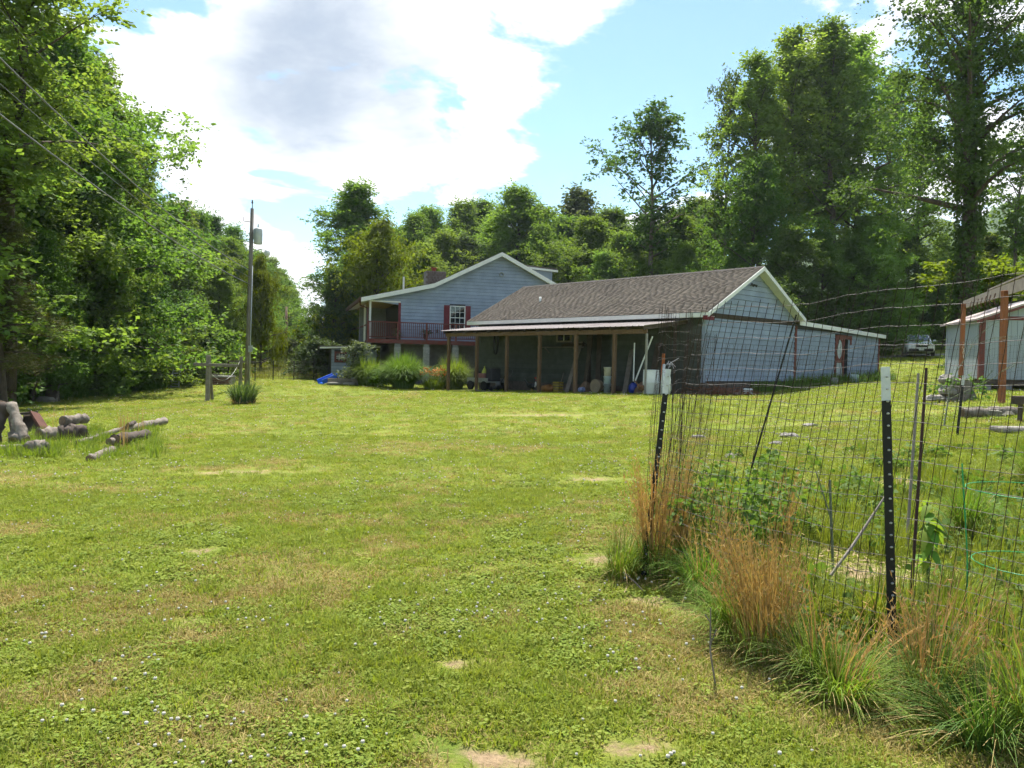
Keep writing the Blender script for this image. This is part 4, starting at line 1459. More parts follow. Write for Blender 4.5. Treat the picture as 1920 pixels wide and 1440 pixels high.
GREYW = mat('grey_pole_wood', (.23, .205, .18), .9, .3, 4, .2, stretch=(4, 4, .4))
MB().tube([UP0 - UZ * .3, upk(3), upk(6), UPT], [.135, .12, .105, .095], 12).build('pole', GREYW, pole, True)
MB().tube([UP0 + np.array([.145, -.06, .05]), upk(3) + np.array([.132, -.06, 0]), upk(6.2) + np.array([.118, -.06, 0])], .028, 6).build('conduit', mat('grey_conduit', (.45, .47, .48), .4, metal=.4), pole, True)
tz = P(484, 443, 40)[2]
tb = upk(tz) + np.array([.38, -.1, 0])
MB().lathe(tb - UZ * .42, [(.19, 0), (.215, .03), (.215, .74), (.19, .8), (.05, .84)], 14).tube([tb + UZ * .4, tb + UZ * .62], .035, 6).box(tb + np.array([-.22, .06, .1]), (.1, .06, .5)).build('transformer', mat('light_grey_tank', (.50, .53, .54), .45, .1, 3), pole, True)
lz = P(500, 472, 40)[2]
MB().tube([upk(lz - .05), upk(lz) + np.array([.5, -.12, .1]), upk(lz) + np.array([.84, -.2, .06])], .022, 6).build('lamp_arm', mat('grey_conduit', (.45, .47, .48)), pole, True)
MB().lathe(upk(lz) + np.array([.9, -.2, -.2]), [(.04, -.1), (.13, 0), (.15, .12), (.12, .22), (.04, .28)], 12).build('lamp_head', mat('lamp_diffuser', (.7, .72, .72), .25, spec=.6), pole, True)
m = MB()
pz_ = upk(UPT[2] - .02)
m.tube([pz_, pz_ + UZ * .3], [.03, .02], 6).tube([upk(UPT[2] - .7), upk(UPT[2] - .65) + np.array([-.42, 0, 0]), upk(UPT[2] - .45) + np.array([-.44, 0, 0])], .02, 5)
m.lathe(pz_ + UZ * .28, [(.05, 0), (.06, .05), (.03, .1), (.05, .14), (.02, .18)], 8)
m.build('insulator', mat('brown_porcelain', (.12, .08, .07), .3), pole, True)
MB().box(upk(1.9) + np.array([.16, -.12, 0]), (.2, .12, .34)).build('meter_box', mat('grey_conduit', (.45, .47, .48)), pole, bevel=.01)


def wire(label, a, b, sag, r, name='overhead_wire', cat='wire', material=None, n=28, group=None):
    a, b = up3(a), up3(b)
    t = np.linspace(0, 1, n)
    pts = a + (b - a) * t[:, None] - np.array([0, 0, 1]) * (sag * 4 * t * (1 - t))[:, None]
    return one(name, label, cat, MB().tube(list(pts), r, 5), material or GALV, group, smooth=True)


def wire_via(label, end, px0, d0, r, sag, name='overhead_wire'):
    return wire(label, P(*px0, d0), end, sag, r, name)


wire_via('thick overhead cable from the pole across the wood, highest heavy one', upk(P(470, 508, 40)[2]), (-260, -150), 12, .020, .55)
wire_via('lowest thick overhead cable running past the pine to the pole', upk(P(470, 533, 40)[2]), (-260, 10), 12, .019, .4)
wire_via('thin overhead wire between the two thick cables', upk(P(470, 520, 40)[2]), (-260, -75), 12.5, .009, .45)
wire_via('thinnest overhead wire above the thick cables', upk(P(472, 497, 40)[2]), (-240, -260), 13, .008, .5)

FPX = [(537, 575, 690, 90, 'brown far utility pole at the edge of the meadow'), (578, 590, 680, 170, 'pale far pole standing in the gap'), (570, 615, 685, 140, 'short dark far pole beside the pale one')]
fps = []
for px, ptop, pbot, d, lb in FPX:
    b = P(px, pbot, d)
    t_ = P(px, ptop, d)
    b[2] = min(b[2], g1(b[0], b[1]))
    f = thing('far_pole', lb, 'utility pole', b)
    MB().tube([b - UZ * .5, t_], [.19, .14], 8).build('pole', mat('brown_pole_wood', (.20, .13, .09), .9, .3, 4, .2), f, True)
    MB().beam(t_ + np.array([-.6, 0, -1.2]), t_ + np.array([.6, 0, -1.2]), .1, .1).build('crossarm', mat('brown_pole_wood', (.2, .13, .09)), f)
    fps.append(t_ - UZ * 1.1)
wire('thin far wire running away from the brown far pole', fps[0] - UZ * 3.2, fps[2] - UZ * .6, 1.6, .03)
wire('far wire strung between the two poles in the gap', fps[2], fps[1], 1.2, .03)

# ------------------------------------------------------------------ clothesline
c1 = P(389, 752, 32)
c1[2] = g1(c1[0], c1[1])
cl = thing('clothesline_post', 'grey wooden clothesline post with long crossarm on the lawn', 'clothesline post', c1)
c1t = P(391, 666, 32)
MB().beam(c1 - UZ * .3, c1t, .15, .15, up=(0, 1, 0)).build('post', OLDW, cl, bevel=.01)
b2 = P(399, 747, 32.7)
b2[2] = g1(b2[0], b2[1])
MB().beam(b2 - UZ * .2, P(393, 686, 32.1), .10, .10, up=(0, 1, 0)).build('brace', OLDW, cl, bevel=.01)
MB().beam(P(363, 683, 31.9), P(447, 686, 31.9), .09, .13).build('crossarm', OLDW, cl, bevel=.01)
c2 = P(450, 721, 41)
c2[2] = g1(c2[0], c2[1])
c2t = P(452, 669, 41)
c2o = thing('clothesline_post', 'farther thin clothesline post beside the utility pole', 'clothesline post', c2)
MB().beam(c2 - UZ * .3, c2t, .14, .14, up=(0, 1, 0)).build('post', OLDW, c2o, bevel=.01)
MB().beam(c2t + np.array([-.7, 0, -.25]), c2t + np.array([.7, 0, -.25]), .09, .1).build('crossarm', OLDW, c2o)
wire('slack white clothesline sagging between the two wooden posts', P(388, 690, 31.9), c2t + np.array([-.05, 0, -.2]), .75, .008, 'clothesline', 'clothesline', mat('white_rope', (.6, .6, .58), .8))

# brick pit with a board on it
bp0 = P(416, 722, 43)
bp0[2] = g1(bp0[0], bp0[1])
pit = thing('brick_fire_pit', 'low brick fire pit behind the clothesline post', 'fire pit', bp0)
PITB = mat('red_brown_brick', (.21, .115, .085), .95, .3, 9, .3, objr=.25)
m = MB()
m.box(bp0 + UZ * .19, (1.18, .8, .48))
m.build('core', mat('mortar', (.28, .26, .24)), pit)
bk = None
for row in range(4):
    for kx in range(5):
        x = -.6 + kx * .235 + (row % 2) * .06
        if x > .45:
            continue
        p_ = bp0 + np.array([x + .11, -.405, .02 + row * .105])
        if bk is None:
            bk = MB().box(p_, (.215, .05, .092)).build('brick', PITB, pit)
            bko = p_
        else:
            c = bk.copy()
            link(c, pit)
            c.location = tuple(p_ - bko)
MB().box(bp0 + np.array([.0, 0, .46]), (1.25, .86, .06)).build('cap', CONC, pit, bevel=.01)
one('plank', 'thin board resting across the brick fire pit', 'board', MB().beam(bp0 + np.array([-.9, -.2, .55]), bp0 + np.array([.1, -.1, .57]), .2, .04).beam(bp0 + np.array([-.35, -.15, .512]), bp0 + np.array([-.2, -.15, .512]), .2, .04), OLDW)

# white ladder leaning on the fence
l0 = P(327, 731, 40)
l0[2] = g1(l0[0], l0[1])
lad = thing('ladder', 'short white ladder standing against the wire fence by the wood', 'ladder', l0)
for k in (-1, 1):
    MB().beam(l0 + np.array([.2 * k, 0, -.05]), l0 + np.array([.2 * k, .35, 1.25]), .04, .06, up=(1, 0, 0)).build('rail', mat('dull_white_paint', (.42, .44, .42), .6), lad)
for i in range(9):
    q = i / 9 + .06
    MB().beam(l0 + np.array([-.19, .35 * q, 1.25 * q]), l0 + np.array([.19, .35 * q, 1.25 * q]), .03, .05).build('rung', mat('dull_white_paint', (.42, .44, .42)), lad)

# wire fence behind the lawn
bfp = [(240, 38.5), (292, 40.5), (345, 42), (428, 45), (478, 48), (512, 49), (551, 50), (588, 51), (622, 52)]
fz = [atg(px, d, 715) for px, d in bfp]
bf = thing('wire_fence', 'thin wire fence on dark stakes between lawn and meadow', 'fence', fz[0])
for p_ in fz:
    MB().beam(p_ - UZ * .2, p_ + UZ * 1.25, .05, .05).build('stake', BLACKM, bf)
m = MB()
for a, b in zip(fz[:-1], fz[1:]):
    n_ = int(np.linalg.norm(b - a) / .3)
    for h in np.arange(.1, 1.2, .18):
        m.tube([a + UZ * h, b + UZ * h], .006, 3, cap=False)
    for i in range(1, n_):
        q = a + (b - a) * i / n_
        m.tube([q + UZ * .08, q + UZ * 1.14], .005, 3, cap=False)
o = m.build('wire_mesh', WIREM, bf)
o['kind'] = 'stuff'

# ------------------------------------------------------------------ slide, planter
s0, s1 = P(601, 722, 41.2), P(630, 707, 41.8)
s0[2] = g1(s0[0], s0[1]) + .06
sl = thing('slide', 'bright blue plastic play slide lying tilted on the lawn', 'slide', s0)
d_, s_, t_ = frame_of(s1 - s0)
m = MB()
m.beam(s0, s1, .55, .05)
for k in (-1, 1):
    m.beam(s0 + s_ * .28 * k + t_ * .1, s1 + s_ * .28 * k + t_ * .1, .05, .26)
m.build('chute', BLUEP, sl, bevel=.012)
m = MB()
m.tube([s1 - s_ * .2, s1 - s_ * .2 - UZ * (s1[2] - g1(s1[0], s1[1])) + d_ * .1], .03, 6).tube([s1 + s_ * .2, s1 + s_ * .2 - UZ * (s1[2] - g1(s1[0], s1[1])) + d_ * .1], .03, 6)
m.build('leg', mat('white_plastic', (.66, .68, .66)), sl)
pl = atg(657, 41, 718)
pln = thing('planter_box', 'long low wooden planter box beside the ornamental grass', 'planter', pl)
for k, (dx_, dy_, w_, dd) in enumerate(((0, -.45, 2.2, .05), (0, .45, 2.2, .05), (-1.08, 0, .05, .85), (1.08, 0, .05, .85))):
    for r_ in range(2):
        MB().box(pl + np.array([dx_, dy_, .10 + r_ * .17]), (w_, dd, .16)).build('plank', OLDW, pln, bevel=.006)
MB().box(pl + UZ * .14, (2.1, .82, .26)).build('soil', SOIL, pln)
for dx_, lb in ((-.75, 'flat pale stone at the near corner of the planter box'), (.1, 'second flat pale stone along the planter box')):
    q = pl + np.array([dx_, -.75, .02])
    one('flat_stone', lb, 'stone', MB().lathe(q, [(.25, 0), (.33, .05), (.3, .12), (.15, .14)], 9, 1.1, .7), ROCK)

# ------------------------------------------------------------------ garden plants
def blades(rng, n, c, r0, h, spread, w_, seg=4, droop=.5, lean=(0, 0)):
    """long blades rising from a clump centre, arching outwards"""
    c = up3(c)
    az = rng.uniform(0, 6.28, n)
    rr = r0 * np.sqrt(rng.uniform(0, 1, n))
    b0 = c + np.stack([np.cos(az) * rr, np.sin(az) * rr, 0 * rr], 1)
    az2 = az + rng.normal(0, .5, n)
    out = spread * rng.uniform(.15, 1.1, n) ** 1.2
    hh = h * rng.uniform(.5, 1.1, n)
    t = np.linspace(0, 1, seg + 1)
    dirh = np.stack([np.cos(az2), np.sin(az2)], 1)
    side = np.stack([-np.sin(az2), np.cos(az2)], 1)
    V = np.zeros((n, seg + 1, 2, 3))
    ww = w_ * rng.uniform(.6, 1.4, n)
    for i, tt in enumerate(t):
        x = out * (tt ** 1.7)
        z = hh * (tt - droop * (out / (spread + 1e-6)) * tt ** 3 * .8)
        p2 = b0[:, :2] + dirh * x[:, None] + np.array(lean) * h * tt * tt
        wk = ww * (1 - tt) ** .6 * (.6 + .4 * min(1, tt * 4)) + .0006
        for k, sg in enumerate((-1, 1)):
            V[:, i, k, :2] = p2 + side * (wk * sg)[:, None]
            V[:, i, k, 2] = b0[:, 2] + z
    idx_ = np.arange(n * (seg + 1) * 2).reshape(n, seg + 1, 2)
    Fq_ = np.stack([idx_[:, :-1, 0], idx_[:, :-1, 1], idx_[:, 1:, 1], idx_[:, 1:, 0]], -1).reshape(-1, 4)
    return V.reshape(-1, 3), Fq_


def merge(*a):
    V, Fc, k = [], [], 0
    for v_, f_ in a:
        V.append(v_)
        Fc.append(f_ + k)
        k += len(v_)
    return np.vstack(V), np.vstack(Fc)


BLADE = leafmat('ornamental_blade', (.11, .19, .030), (.17, .25, .05), trans=.35, obj_val=.1)
STRAW = leafmat('dry_straw', (.36, .26, .105), (.45, .35, .165), trans=.3, hue=.008, tcol=(1.3, 1.0, .6), obj_val=.12, rough=.7)
GRN2 = leafmat('deep_green_blade', (.065, .125, .024), (.125, .18, .036), trans=.35, obj_val=.25)
GRN = leafmat('wild_grass_blade', (.12, .19, .026), (.19, .245, .04), trans=.4, obj_val=.15)
DGRN = leafmat('dark_weed_leaf', (.075, .150, .030), (.12, .20, .046), trans=.4, obj_val=.15)
PR = np.random.default_rng(17)


def clump_thing(name, label, cat, c, parts, group=None):
    c = up3(c)
    o = thing(name, label, cat, c, group)
    for pn, (V, Fc), m_ in parts:
        np_obj(pn, V, Fc, m_, o)
    return o


for px, d, n, h, sp, lb in ((690, 40.6, 1500, 1.75, 1.15, 'light green ornamental grass mound nearest the planter box'), (756, 39, 2600, 2.05, 1.9, 'largest fountain shaped ornamental grass clump in front of the deck'),
                            (849, 39.6, 1500, 1.9, 1.35, 'ornamental grass mound behind the end post of the carport')):
    c = atg(px, d, 725)
    clump_thing('ornamental_grass', lb, 'ornamental grass', c, [('blades', blades(PR, n, c, .5, h, sp, .016, 5, .75), BLADE)])
c = atg(812, 38.6, 725)
ll = blades(PR, 500, c, .45, .75, .6, .016, 4, .7)
C = c + np.stack([PR.normal(0, .35, 44), PR.normal(0, .3, 44), PR.uniform(.7, 1.05, 44)], 1)
clump_thing('daylilies', 'clump of orange daylilies between two ornamental grass mounds', 'flowers', c, [('leaves', ll, GRN), ('blossoms', clumps(PR, C, 9, .09, .10, .25, .8, -.4, .3), mat('orange_petal', (.62, .20, .03), .6, .2, 6))])
c = atg(716, 39.5, 725)
clump_thing('shrub', 'low shrub with yellow flowers between the grass mounds', 'shrub', c, [('leaves', clumps(PR, c + PR.normal(0, .3, (60, 3)) * np.array([1, 1, .6]) + np.array([0, 0, .55]), 26, .3, .12, .25), GRN)])
c = atg(455, 29.6, 757)
yb = blades(PR, 330, c, .42, 1.0, .75, .022, 3, .25)
dead = blades(PR, 120, c, .45, .35, .6, .02, 3, .6)
clump_thing('yucca_clump', 'spiky dark green yucca clump in the lawn before the utility pole', 'yucca', c, [('leaves', yb, leafmat('yucca_leaf', (.045, .095, .030), (.11, .16, .06), trans=.25, obj_val=.05)), ('dead_leaves', dead, STRAW)])
# leaning shrub on the planter
c = pl + np.array([-.2, 0, .3])
C = np.vstack([c + np.array([.1, 0, 0]) + np.stack([PR.normal(0, .25, 90) + np.linspace(0, .55, 90), PR.normal(0, .22, 90), np.linspace(.05, 1.75, 90)], 1), c + np.array([.55, 0, 1.75]) + PR.normal(0, .3, (40, 3)) * np.array([1.2, .8, .5])])
clump_thing('shrub', 'tall leaning shrub with pale tips growing in the planter box', 'shrub', c, [('leaves', clumps(PR, C, 24, .2, .13, .3), leafmat('pale_tip_leaf', (.06, .10, .05), (.20, .24, .16), trans=.3)), ('stem', (lambda m: (np.array(m.v), np.array([f for f in m.f if len(f) == 4])))(MB().tube([c, c + np.array([.25, 0, .8]), c + np.array([.55, 0, 1.7])], [.05, .04, .02], 6)), BARK)])
# rough meadow grass beyond the wire fence
cc_ = [atg(px, d, 712) for px, d in [(PR.uniform(300, 640), PR.uniform(50.5, 75)) for _ in range(420)]]
md = merge(*[blades(PR, 26, c, .5, .55, .35, .018, 2, .4) for c in cc_])
o = np_obj('meadow_grass', *md, leafmat('meadow_blade', (.23, .22, .07), (.16, .19, .045), trans=.35))
tag(o, 'tall dry meadow grass beyond the wire fence', 'grass', kind='stuff')
# weeds along the foot of the wood and the logs
cc_ = []
for _ in range(330):
    px = PR.uniform(-250, 330)
    cc_.append(atg(px, np.interp(px, [-250, 0, 150, 330], [22, 28.5, 33.5, 41]) + PR.uniform(-.6, 4.5), 745))
md = merge(*[blades(PR, 22, c, .4, PR.uniform(.25, .9), .4, .016, 2, .5) for c in cc_])
o = np_obj('rough_grass', *md, DGRN)
tag(o, 'rough unmown grass at the foot of the wood', 'grass', kind='stuff')

# ------------------------------------------------------------------ log pile at the left
def log(label, p0, p1, r, n=10, seed=0, tilt=None, group='old logs lying in the grass', material=None, name='log', endr=None):
    rg = np.random.default_rng(seed + 50)
    p0, p1 = up3(p0), up3(p1)
    m_ = 14
    t_ = np.linspace(0, 1, m_)
    pts = p0 + (p1 - p0) * t_[:, None] + rg.normal(0, r * .07, (m_, 3))
    o = thing(name, label, 'log', (p0 + p1) / 2 - UZ * r, group)
    MB().tube(list(pts), [r * rg.uniform(.84, 1.1) for _ in t_], n + 4, True, .13, rg).build('bark', material or DRYLOG, o, True)
    for a, b in ((pts[0], pts[1]), (pts[-1], pts[-2])):
        dd = (a - b) / np.linalg.norm(a - b)
        MB().tube([a - dd * .01, a + dd * .012], [r * .86, r * .82], n).build('cut_end', LOGEND, o)
    return o


def og(px, py, r=0.0):
    p_ = onground(px, py)
    return p_ + UZ * r


log('short pale log lying on top of another log', og(118, 824, .36), og(160, 818, .36), .10, seed=1)
log('thick dark log under the short pale one', og(112, 826, .13), og(162, 822, .13), .15, seed=2, material=mat('dark_log_bark', (.11, .085, .07), .95, .3, 6, .6))
log('long weathered log running back to the lawn', og(236, 812, .07), og(308, 797, .10), .085, seed=3)
log('long thin pale pole lying behind the rotten logs', og(145, 836, .05), og(236, 808, .07), .045, seed=4)
log('rotten log with a dark cut end facing the lawn', og(216, 842, .16), og(275, 822, .06), .10, seed=5, material=mat('dark_log_bark', (.11, .085, .07)))
log('thin round log end poking out beside the rotten log', og(204, 846, .16), og(232, 832, .12), .06, seed=15)
log('grey half buried log nearest the camera with a dark knot', og(168, 866, .03), og(212, 848, .05), .065, seed=6)
log('mossy log lying low at the left edge', og(-40, 852, .07), og(58, 848, .08), .07, seed=7)
log('short thick log with a pale top at the end of the mossy one', og(56, 853, .11), og(88, 851, .11), .12, seed=8)
log('small dark log stub beside the long weathered log', og(240, 812, .16), og(252, 808, .18), .05, seed=9, material=mat('dark_log_bark', (.11, .085, .07)))
log('short grey log half hidden behind the leaning slab', og(75, 828, .12), og(118, 824, .12), .13, seed=12)
# leaning split trunks
a = og(20, 838)
DKB = mat('dark_log_bark', (.11, .085, .07))
for lb, q0, q1, r_, sd, mt in (('dark split trunk leaning at the left edge', (-22, 836), (6, 758), .15, 31, DKB), ('pale barkless trunk leaning beside the dark one at the left edge', (46, 826), (20, 758), .095, 32, DRYLOG), ('pale stump block at the foot of the leaning trunks', (32, 828), (36, 806), .14, 33, DRYLOG)):
    log(lb, P(*q0, a[1]), P(*q1, a[1] + .35), r_, seed=sd, material=mt, group=None)
# open wooden box behind the slab
bx0 = og(58, 812)
db = bx0[1]
cr_ = thing('wooden_crate', 'broken dark wooden crate tipped behind the leaning slab', 'crate', bx0)
tl_, tr_, br_, bl_ = P(34, 776, db + .3), P(64, 774, db + .3), P(88, 812, db - .05), P(40, 815, db)
MB().beam(tl_, tr_, .3, .05, up=(0, 0, 1)).build('plank', DARKW, cr_)
MB().beam(tr_, br_, .05, .22, up=(0, 1, 0)).build('plank', mat('dark_red_wood', (.12, .05, .035), .9, .3, 6, .2), cr_)
MB().beam(tl_ - UZ * .05, bl_, .05, .5, up=(0, 1, 0)).build('plank', DARKW, cr_)
MB().prism([tl_ + np.array([0, .16, -.03]), tr_ + np.array([0, .16, -.03]), br_ + np.array([-.05, .16, .05]), bl_ + np.array([0, .16, .05])], (0, .03, 0)).build('back_board', DARKW, cr_)
# dark stump and scraps at the edge of the wood
c = atg(98, 30.5, 756)
one('stump', 'low dark stump at the shaded edge of the wood', 'stump', MB().lathe(c - UZ * .1, [(.34, 0), (.27, .15), (.25, .5), (.22, .62), (.08, .60)], 11), DARKW, smooth=False)
one('broken_branch', 'pale upright splinter of wood beside the dark stump', 'branch', MB().tube([c + np.array([.22, -.1, 0]), c + np.array([.27, -.1, .35]), c + np.array([.33, -.1, .7])], [.045, .06, .01], 6), DRYLOG)
c = atg(84, 30.3, 758)
one('flat_stone', 'pale flat stone in the grass left of the dark stump', 'stone', MB().lathe(c, [(.3, 0), (.34, .1), (.26, .2), (.1, .23)], 9, 1.3, .8), ROCK)
c = atg(205, 36, 742)
one('broken_branch', 'curved orange brown branch lying at the shade line of the lawn', 'branch', MB().tube([c + np.array([.1, -.1, .03]), c + np.array([0, 0, .22]), c + np.array([-.25, 0, .38])], [.05, .06, .03], 6), mat('orange_dead_wood', (.36, .19, .09), .9))
# tall grass among the logs
cc_ = [og(PR.uniform(0, 110), PR.uniform(838, 860)) for _ in range(70)] + [og(PR.uniform(150, 300), PR.uniform(805, 862)) for _ in range(90)] + [og(PR.uniform(60, 200), PR.uniform(812, 842)) for _ in range(50)]
md = merge(*[blades(PR, 26, c, .16, PR.uniform(.10, .30), .14, .005, 3, .4) for c in cc_])
o = np_obj('rough_grass', *md, GRN)
tag(o, 'uncut grass growing between the old logs', 'grass', kind='stuff')
md = merge(*[blades(PR, 9, og(px, py), .12, .75, .12, .005, 3, .25) for px, py in ((108, 815), (232, 842), (228, 848), (246, 800), (120, 812), (262, 815), (230, 810))])
o = np_obj('dry_grass', *md, STRAW)
tag(o, 'dry rusty grass stalks standing between the old logs', 'grass', kind='stuff')
# ------------------------------------------------------------------ things under the carport
def cg(s_, w_):
    q = GA + L * s_ - G * w_
    return np.array([q[0], q[1], g1(q[0], q[1])])


def cps(px, py, w_):
    """point below the carport at pixel column px, w_ metres out from the wall"""
    s_, z_ = onplane(px, py, GA - G * w_, L)
    return cg(s_, w_)


# white drum and pipes
c = cps(1220, 742, 2.2)
drum = thing('drum', 'white plastic drum at the open end of the carport', 'drum', c)
MB().lathe(c, [(.27, 0), (.30, .04), (.305, .42), (.315, .44), (.305, .46), (.30, .82), (.285, .86)], 20).build('body', PLASTW, drum, True)
MB().lathe(c + UZ * .86, [(.29, 0), (.30, .02), (.29, .05), (.25, .05), (.24, .02)], 20).build('lid', PLASTW, drum, True)
for i, (dx_, lb) in enumerate(((.48, 'white plastic sack leaning beside the drum'),)):
    q = cps(1248, 742, 2.2)
    one('sack', lb, 'sack', MB().lathe(q, [(.16, 0), (.2, .2), (.19, .5), (.14, .75), (.05, .8)], 9, 1, .7), PLASTW, smooth=True)
q = cps(1240, 742, 2.35)
one('pipe', 'thick white pipe standing behind the leaning corner fence post', 'pipe', MB().tube([q, q + np.array([.12, .25, 1.12])], .055, 10), PLASTW, smooth=True)
q = cps(1240, 735, 1.2)
one('board', 'orange painted board standing behind the white drum', 'board', MB().beam(q, q + np.array([.14, .5, 1.55]), .11, .03, up=(0, 1, 0)), mat('orange_paint', (.45, .13, .03), .6, .2, 5))
# buckets in a stack
c = cps(1138, 738, 1.9)
for i, (col_, lb, z_) in enumerate(((mat('grey_bucket', (.22, .26, .28), .5), 'lowest grey bucket of the stack by the carport post', 0), (mat('pale_blue_bucket', (.42, .52, .55), .5), 'pale blue bucket in the middle of the stack', .30), (mat('cream_bucket', (.58, .56, .46), .5), 'cream bucket on top of the stack by the carport post', .66))):
    b_ = c + np.array([0, 0, z_])
    t_ = thing('bucket', lb, 'bucket', b_, 'stacked buckets')
    MB().lathe(b_, [(.125, 0), (.15, .33), (.16, .34), (.16, .37), (.14, .37), (.135, .3)], 14).build('body', col_, t_, True)
    MB().tube([b_ + np.array([math.cos(a) * .165, -.02 - .10 * math.sin(a), .33 - .16 * math.sin(a)]) for a in np.linspace(0, math.pi, 9)], .006, 4).build('handle', BLACKM, t_)
# blue jug and white poles
c = cps(1187, 740, 2.0)
jug = thing('water_jug', 'round dark blue plastic jug with two white poles stuck in it', 'jug', c)
MB().lathe(c, [(.10, 0), (.17, .05), (.19, .18), (.17, .32), (.08, .40), (.06, .42), (.06, .46)], 16).build('body', DBLUE, jug, True)
MB().lathe(c + UZ * .42, [(.065, 0), (.065, .05), (.05, .06)], 12).build('collar', BLACKM, jug)
one('pole', 'white pole rising straight from the blue jug', 'pole', MB().tube([c + UZ * .3, c + v3(L * .16, 1.95) + v3(G * .2)], .025, 8), PLASTW)
one('pole', 'white pole slanting right from the blue jug', 'pole', MB().tube([c + UZ * .3, c + v3(-L * .62, 2.2) + v3(G * .3)], .03, 8), PLASTW)
# planks leaning against the wall
for i, (px, w0_, px1, top, wd, lb) in enumerate(((1062, 1.7, 1087, 2.2, .22, 'wide grey plank leaning left of the middle carport post'), (1095, 1.3, 1108, 2.9, .20, 'tall dark plank leaning on the wall right of the middle post'), (1120, 1.2, 1122, 2.8, .25, 'broad dark board upright against the carport wall'),
                                                 (1105, 1.0, 1100, 3.0, .18, 'narrow dark board behind the tall leaning plank'), (1171, 1.5, 1182, 1.75, .22, 'short grey board leaning left of the white poles'), (1218, 1.3, 1232, 2.0, .26, 'brown board leaning behind the pipe post of the carport'), (1047, 1.9, 1056, .8, .05, 'thin pale stick leaning on the wide grey plank'))):
    a = cps(px, 735, w0_)
    b = cps(px1, 735, .12)
    b = np.array([b[0], b[1], a[2] + top * 1.0])
    one('plank', lb, 'plank', MB().beam(a, b, wd, .035, up=v3(-G, .3)), OLDW if i in (0, 4, 6) else DARKW)
# orange tub, yellow crate, disc, scraps
c = cps(1032, 738, 2.0)
one('log', 'split orange brown log lying under the carport', 'log', MB().tube([c - v3(-L * .35, -.16), c + v3(L * .0, .18), c + v3(L * .45, .15)], [.15, .17, .14], 9, True, .08, np.random.default_rng(3)), mat('orange_split_wood', (.40, .19, .06), .85, .3, 5, .3), smooth=True)
c = cps(1046, 735, 1.7)
yc = thing('crate', 'mustard yellow plastic crate behind the split log', 'crate', c)
MB().box(c + UZ * .02, (.34, .26, .03), TH).build('base', mat('mustard_plastic', (.26, .19, .03), .5), yc)
for k in range(4):
    for sx, sy, ww, dd in ((0, -.12, .34, .02), (0, .12, .34, .02), (-.16, 0, .02, .22), (.16, 0, .02, .22)):
        pass
for k in range(4):
    q = c + UZ * (.08 + k * .11)
    m = MB()
    m.box(q + v3(-G * .13), (.02, .36, .07), TH).box(q + v3(G * .13), (.02, .36, .07), TH).box(q + v3(L * .18), (.26, .02, .07), TH).box(q + v3(-L * .18), (.26, .02, .07), TH)
    m.build('slat', mat('mustard_plastic', (.26, .19, .03)), yc)
c = cps(1115, 737, 1.9)
one('tub', 'round tan tub tipped on its side under the carport', 'tub', MB().tube([c + UZ * .26, c + UZ * .26 + v3(G * .04), c + UZ * .28 + v3(G * .3)], [.27, .29, .22], 16), mat('tan_plastic', (.24, .19, .13), .6))
c = cps(1090, 737, 2.0)
one('paint_can', 'small blue and white can beside the leaning planks', 'can', MB().tube([c + v3(L * .1, .1), c + v3(-L * .12, .14)], .1, 12), mat('blue_white_print', (.35, .42, .6), .4, .3, 9, col2=(.05, .06, .25)))
c = cps(1216, 738, 1.9)
one('bucket', 'small cream bucket next to the white drum', 'bucket', MB().lathe(c + UZ * .25, [(.08, 0), (.11, .2), (.115, .22), (.09, .22)], 12), mat('cream_bucket', (.58, .56, .46)), smooth=True)
one('brick_stack', 'brown block under the small cream bucket', 'block', MB().box(c + UZ * .12, (.34, .24, .25), .4), BRICK)
for px, w0_, r_, lb in ((1204, 1.9, .3, 'brown burlap heap left of the small cream bucket'), (1098, 1.6, .3, 'rusty brown sheet leaning behind the tan tub')):
    c = cps(px, 738, w0_)
    one('heap', lb, 'heap', MB().lathe(c, [(r_, 0), (r_ * .85, .18), (r_ * .5, .36), (r_ * .12, .46)], 8, 1.1, .8), mat('burlap', (.17, .11, .07), .95, .3, 6, .5))
# garden cart and clutter at the far end
c = cps(910, 734, 1.6)
cart = thing('garden_cart', 'low grey garden cart loaded with clutter at the far end of the carport', 'cart', c)
MB().box(c + UZ * .42, (1.0, 1.5, .06), TH).build('tray', mat('grey_galv_tray', (.3, .31, .3), .5, metal=.4), cart)
for k in (-1, 1):
    MB().box(c + UZ * .5 + v3(G * .5 * k), (.04, 1.5, .2), TH).build('side', mat('grey_galv_tray', (.3, .31, .3)), cart)
    MB().tube([c + UZ * .24 + v3(-G * .55 + L * .5 * k), c + UZ * .24 + v3(-G * .45 + L * .5 * k)], .22, 14).build('wheel', RUBBER, cart)
    MB().tube([c + UZ * .24 + v3(G * .55 + L * .5 * k), c + UZ * .24 + v3(G * .45 + L * .5 * k)], .22, 14).build('wheel', RUBBER, cart)
for dl, col_, lb, sz in ((-.55, (.03, .03, .035), 'black equipment case on the garden cart', (.5, .55, .6)), (.1, (.30, .14, .12), 'reddish cardboard box on the garden cart', (.5, .5, .35)), (.5, (.05, .05, .05), 'dark bag on the garden cart by the corner', (.4, .35, .45))):
    q = c + UZ * (.46 + sz[2] / 2) + v3(L * dl)
    one('box', lb, 'box', MB().box(q, sz, TH + dl * .4), mat('clutter_%d' % int(dl * 100 + 100), col_, .8, .2, 5), bevel=.03)
one('funnel', 'yellow green plastic funnel on top of the clutter', 'funnel', MB().lathe(c + UZ * .82 + v3(L * .1), [(.14, 0), (.10, .12), (.03, .26), (.02, .34)], 10), mat('lime_plastic', (.42, .45, .06), .5))
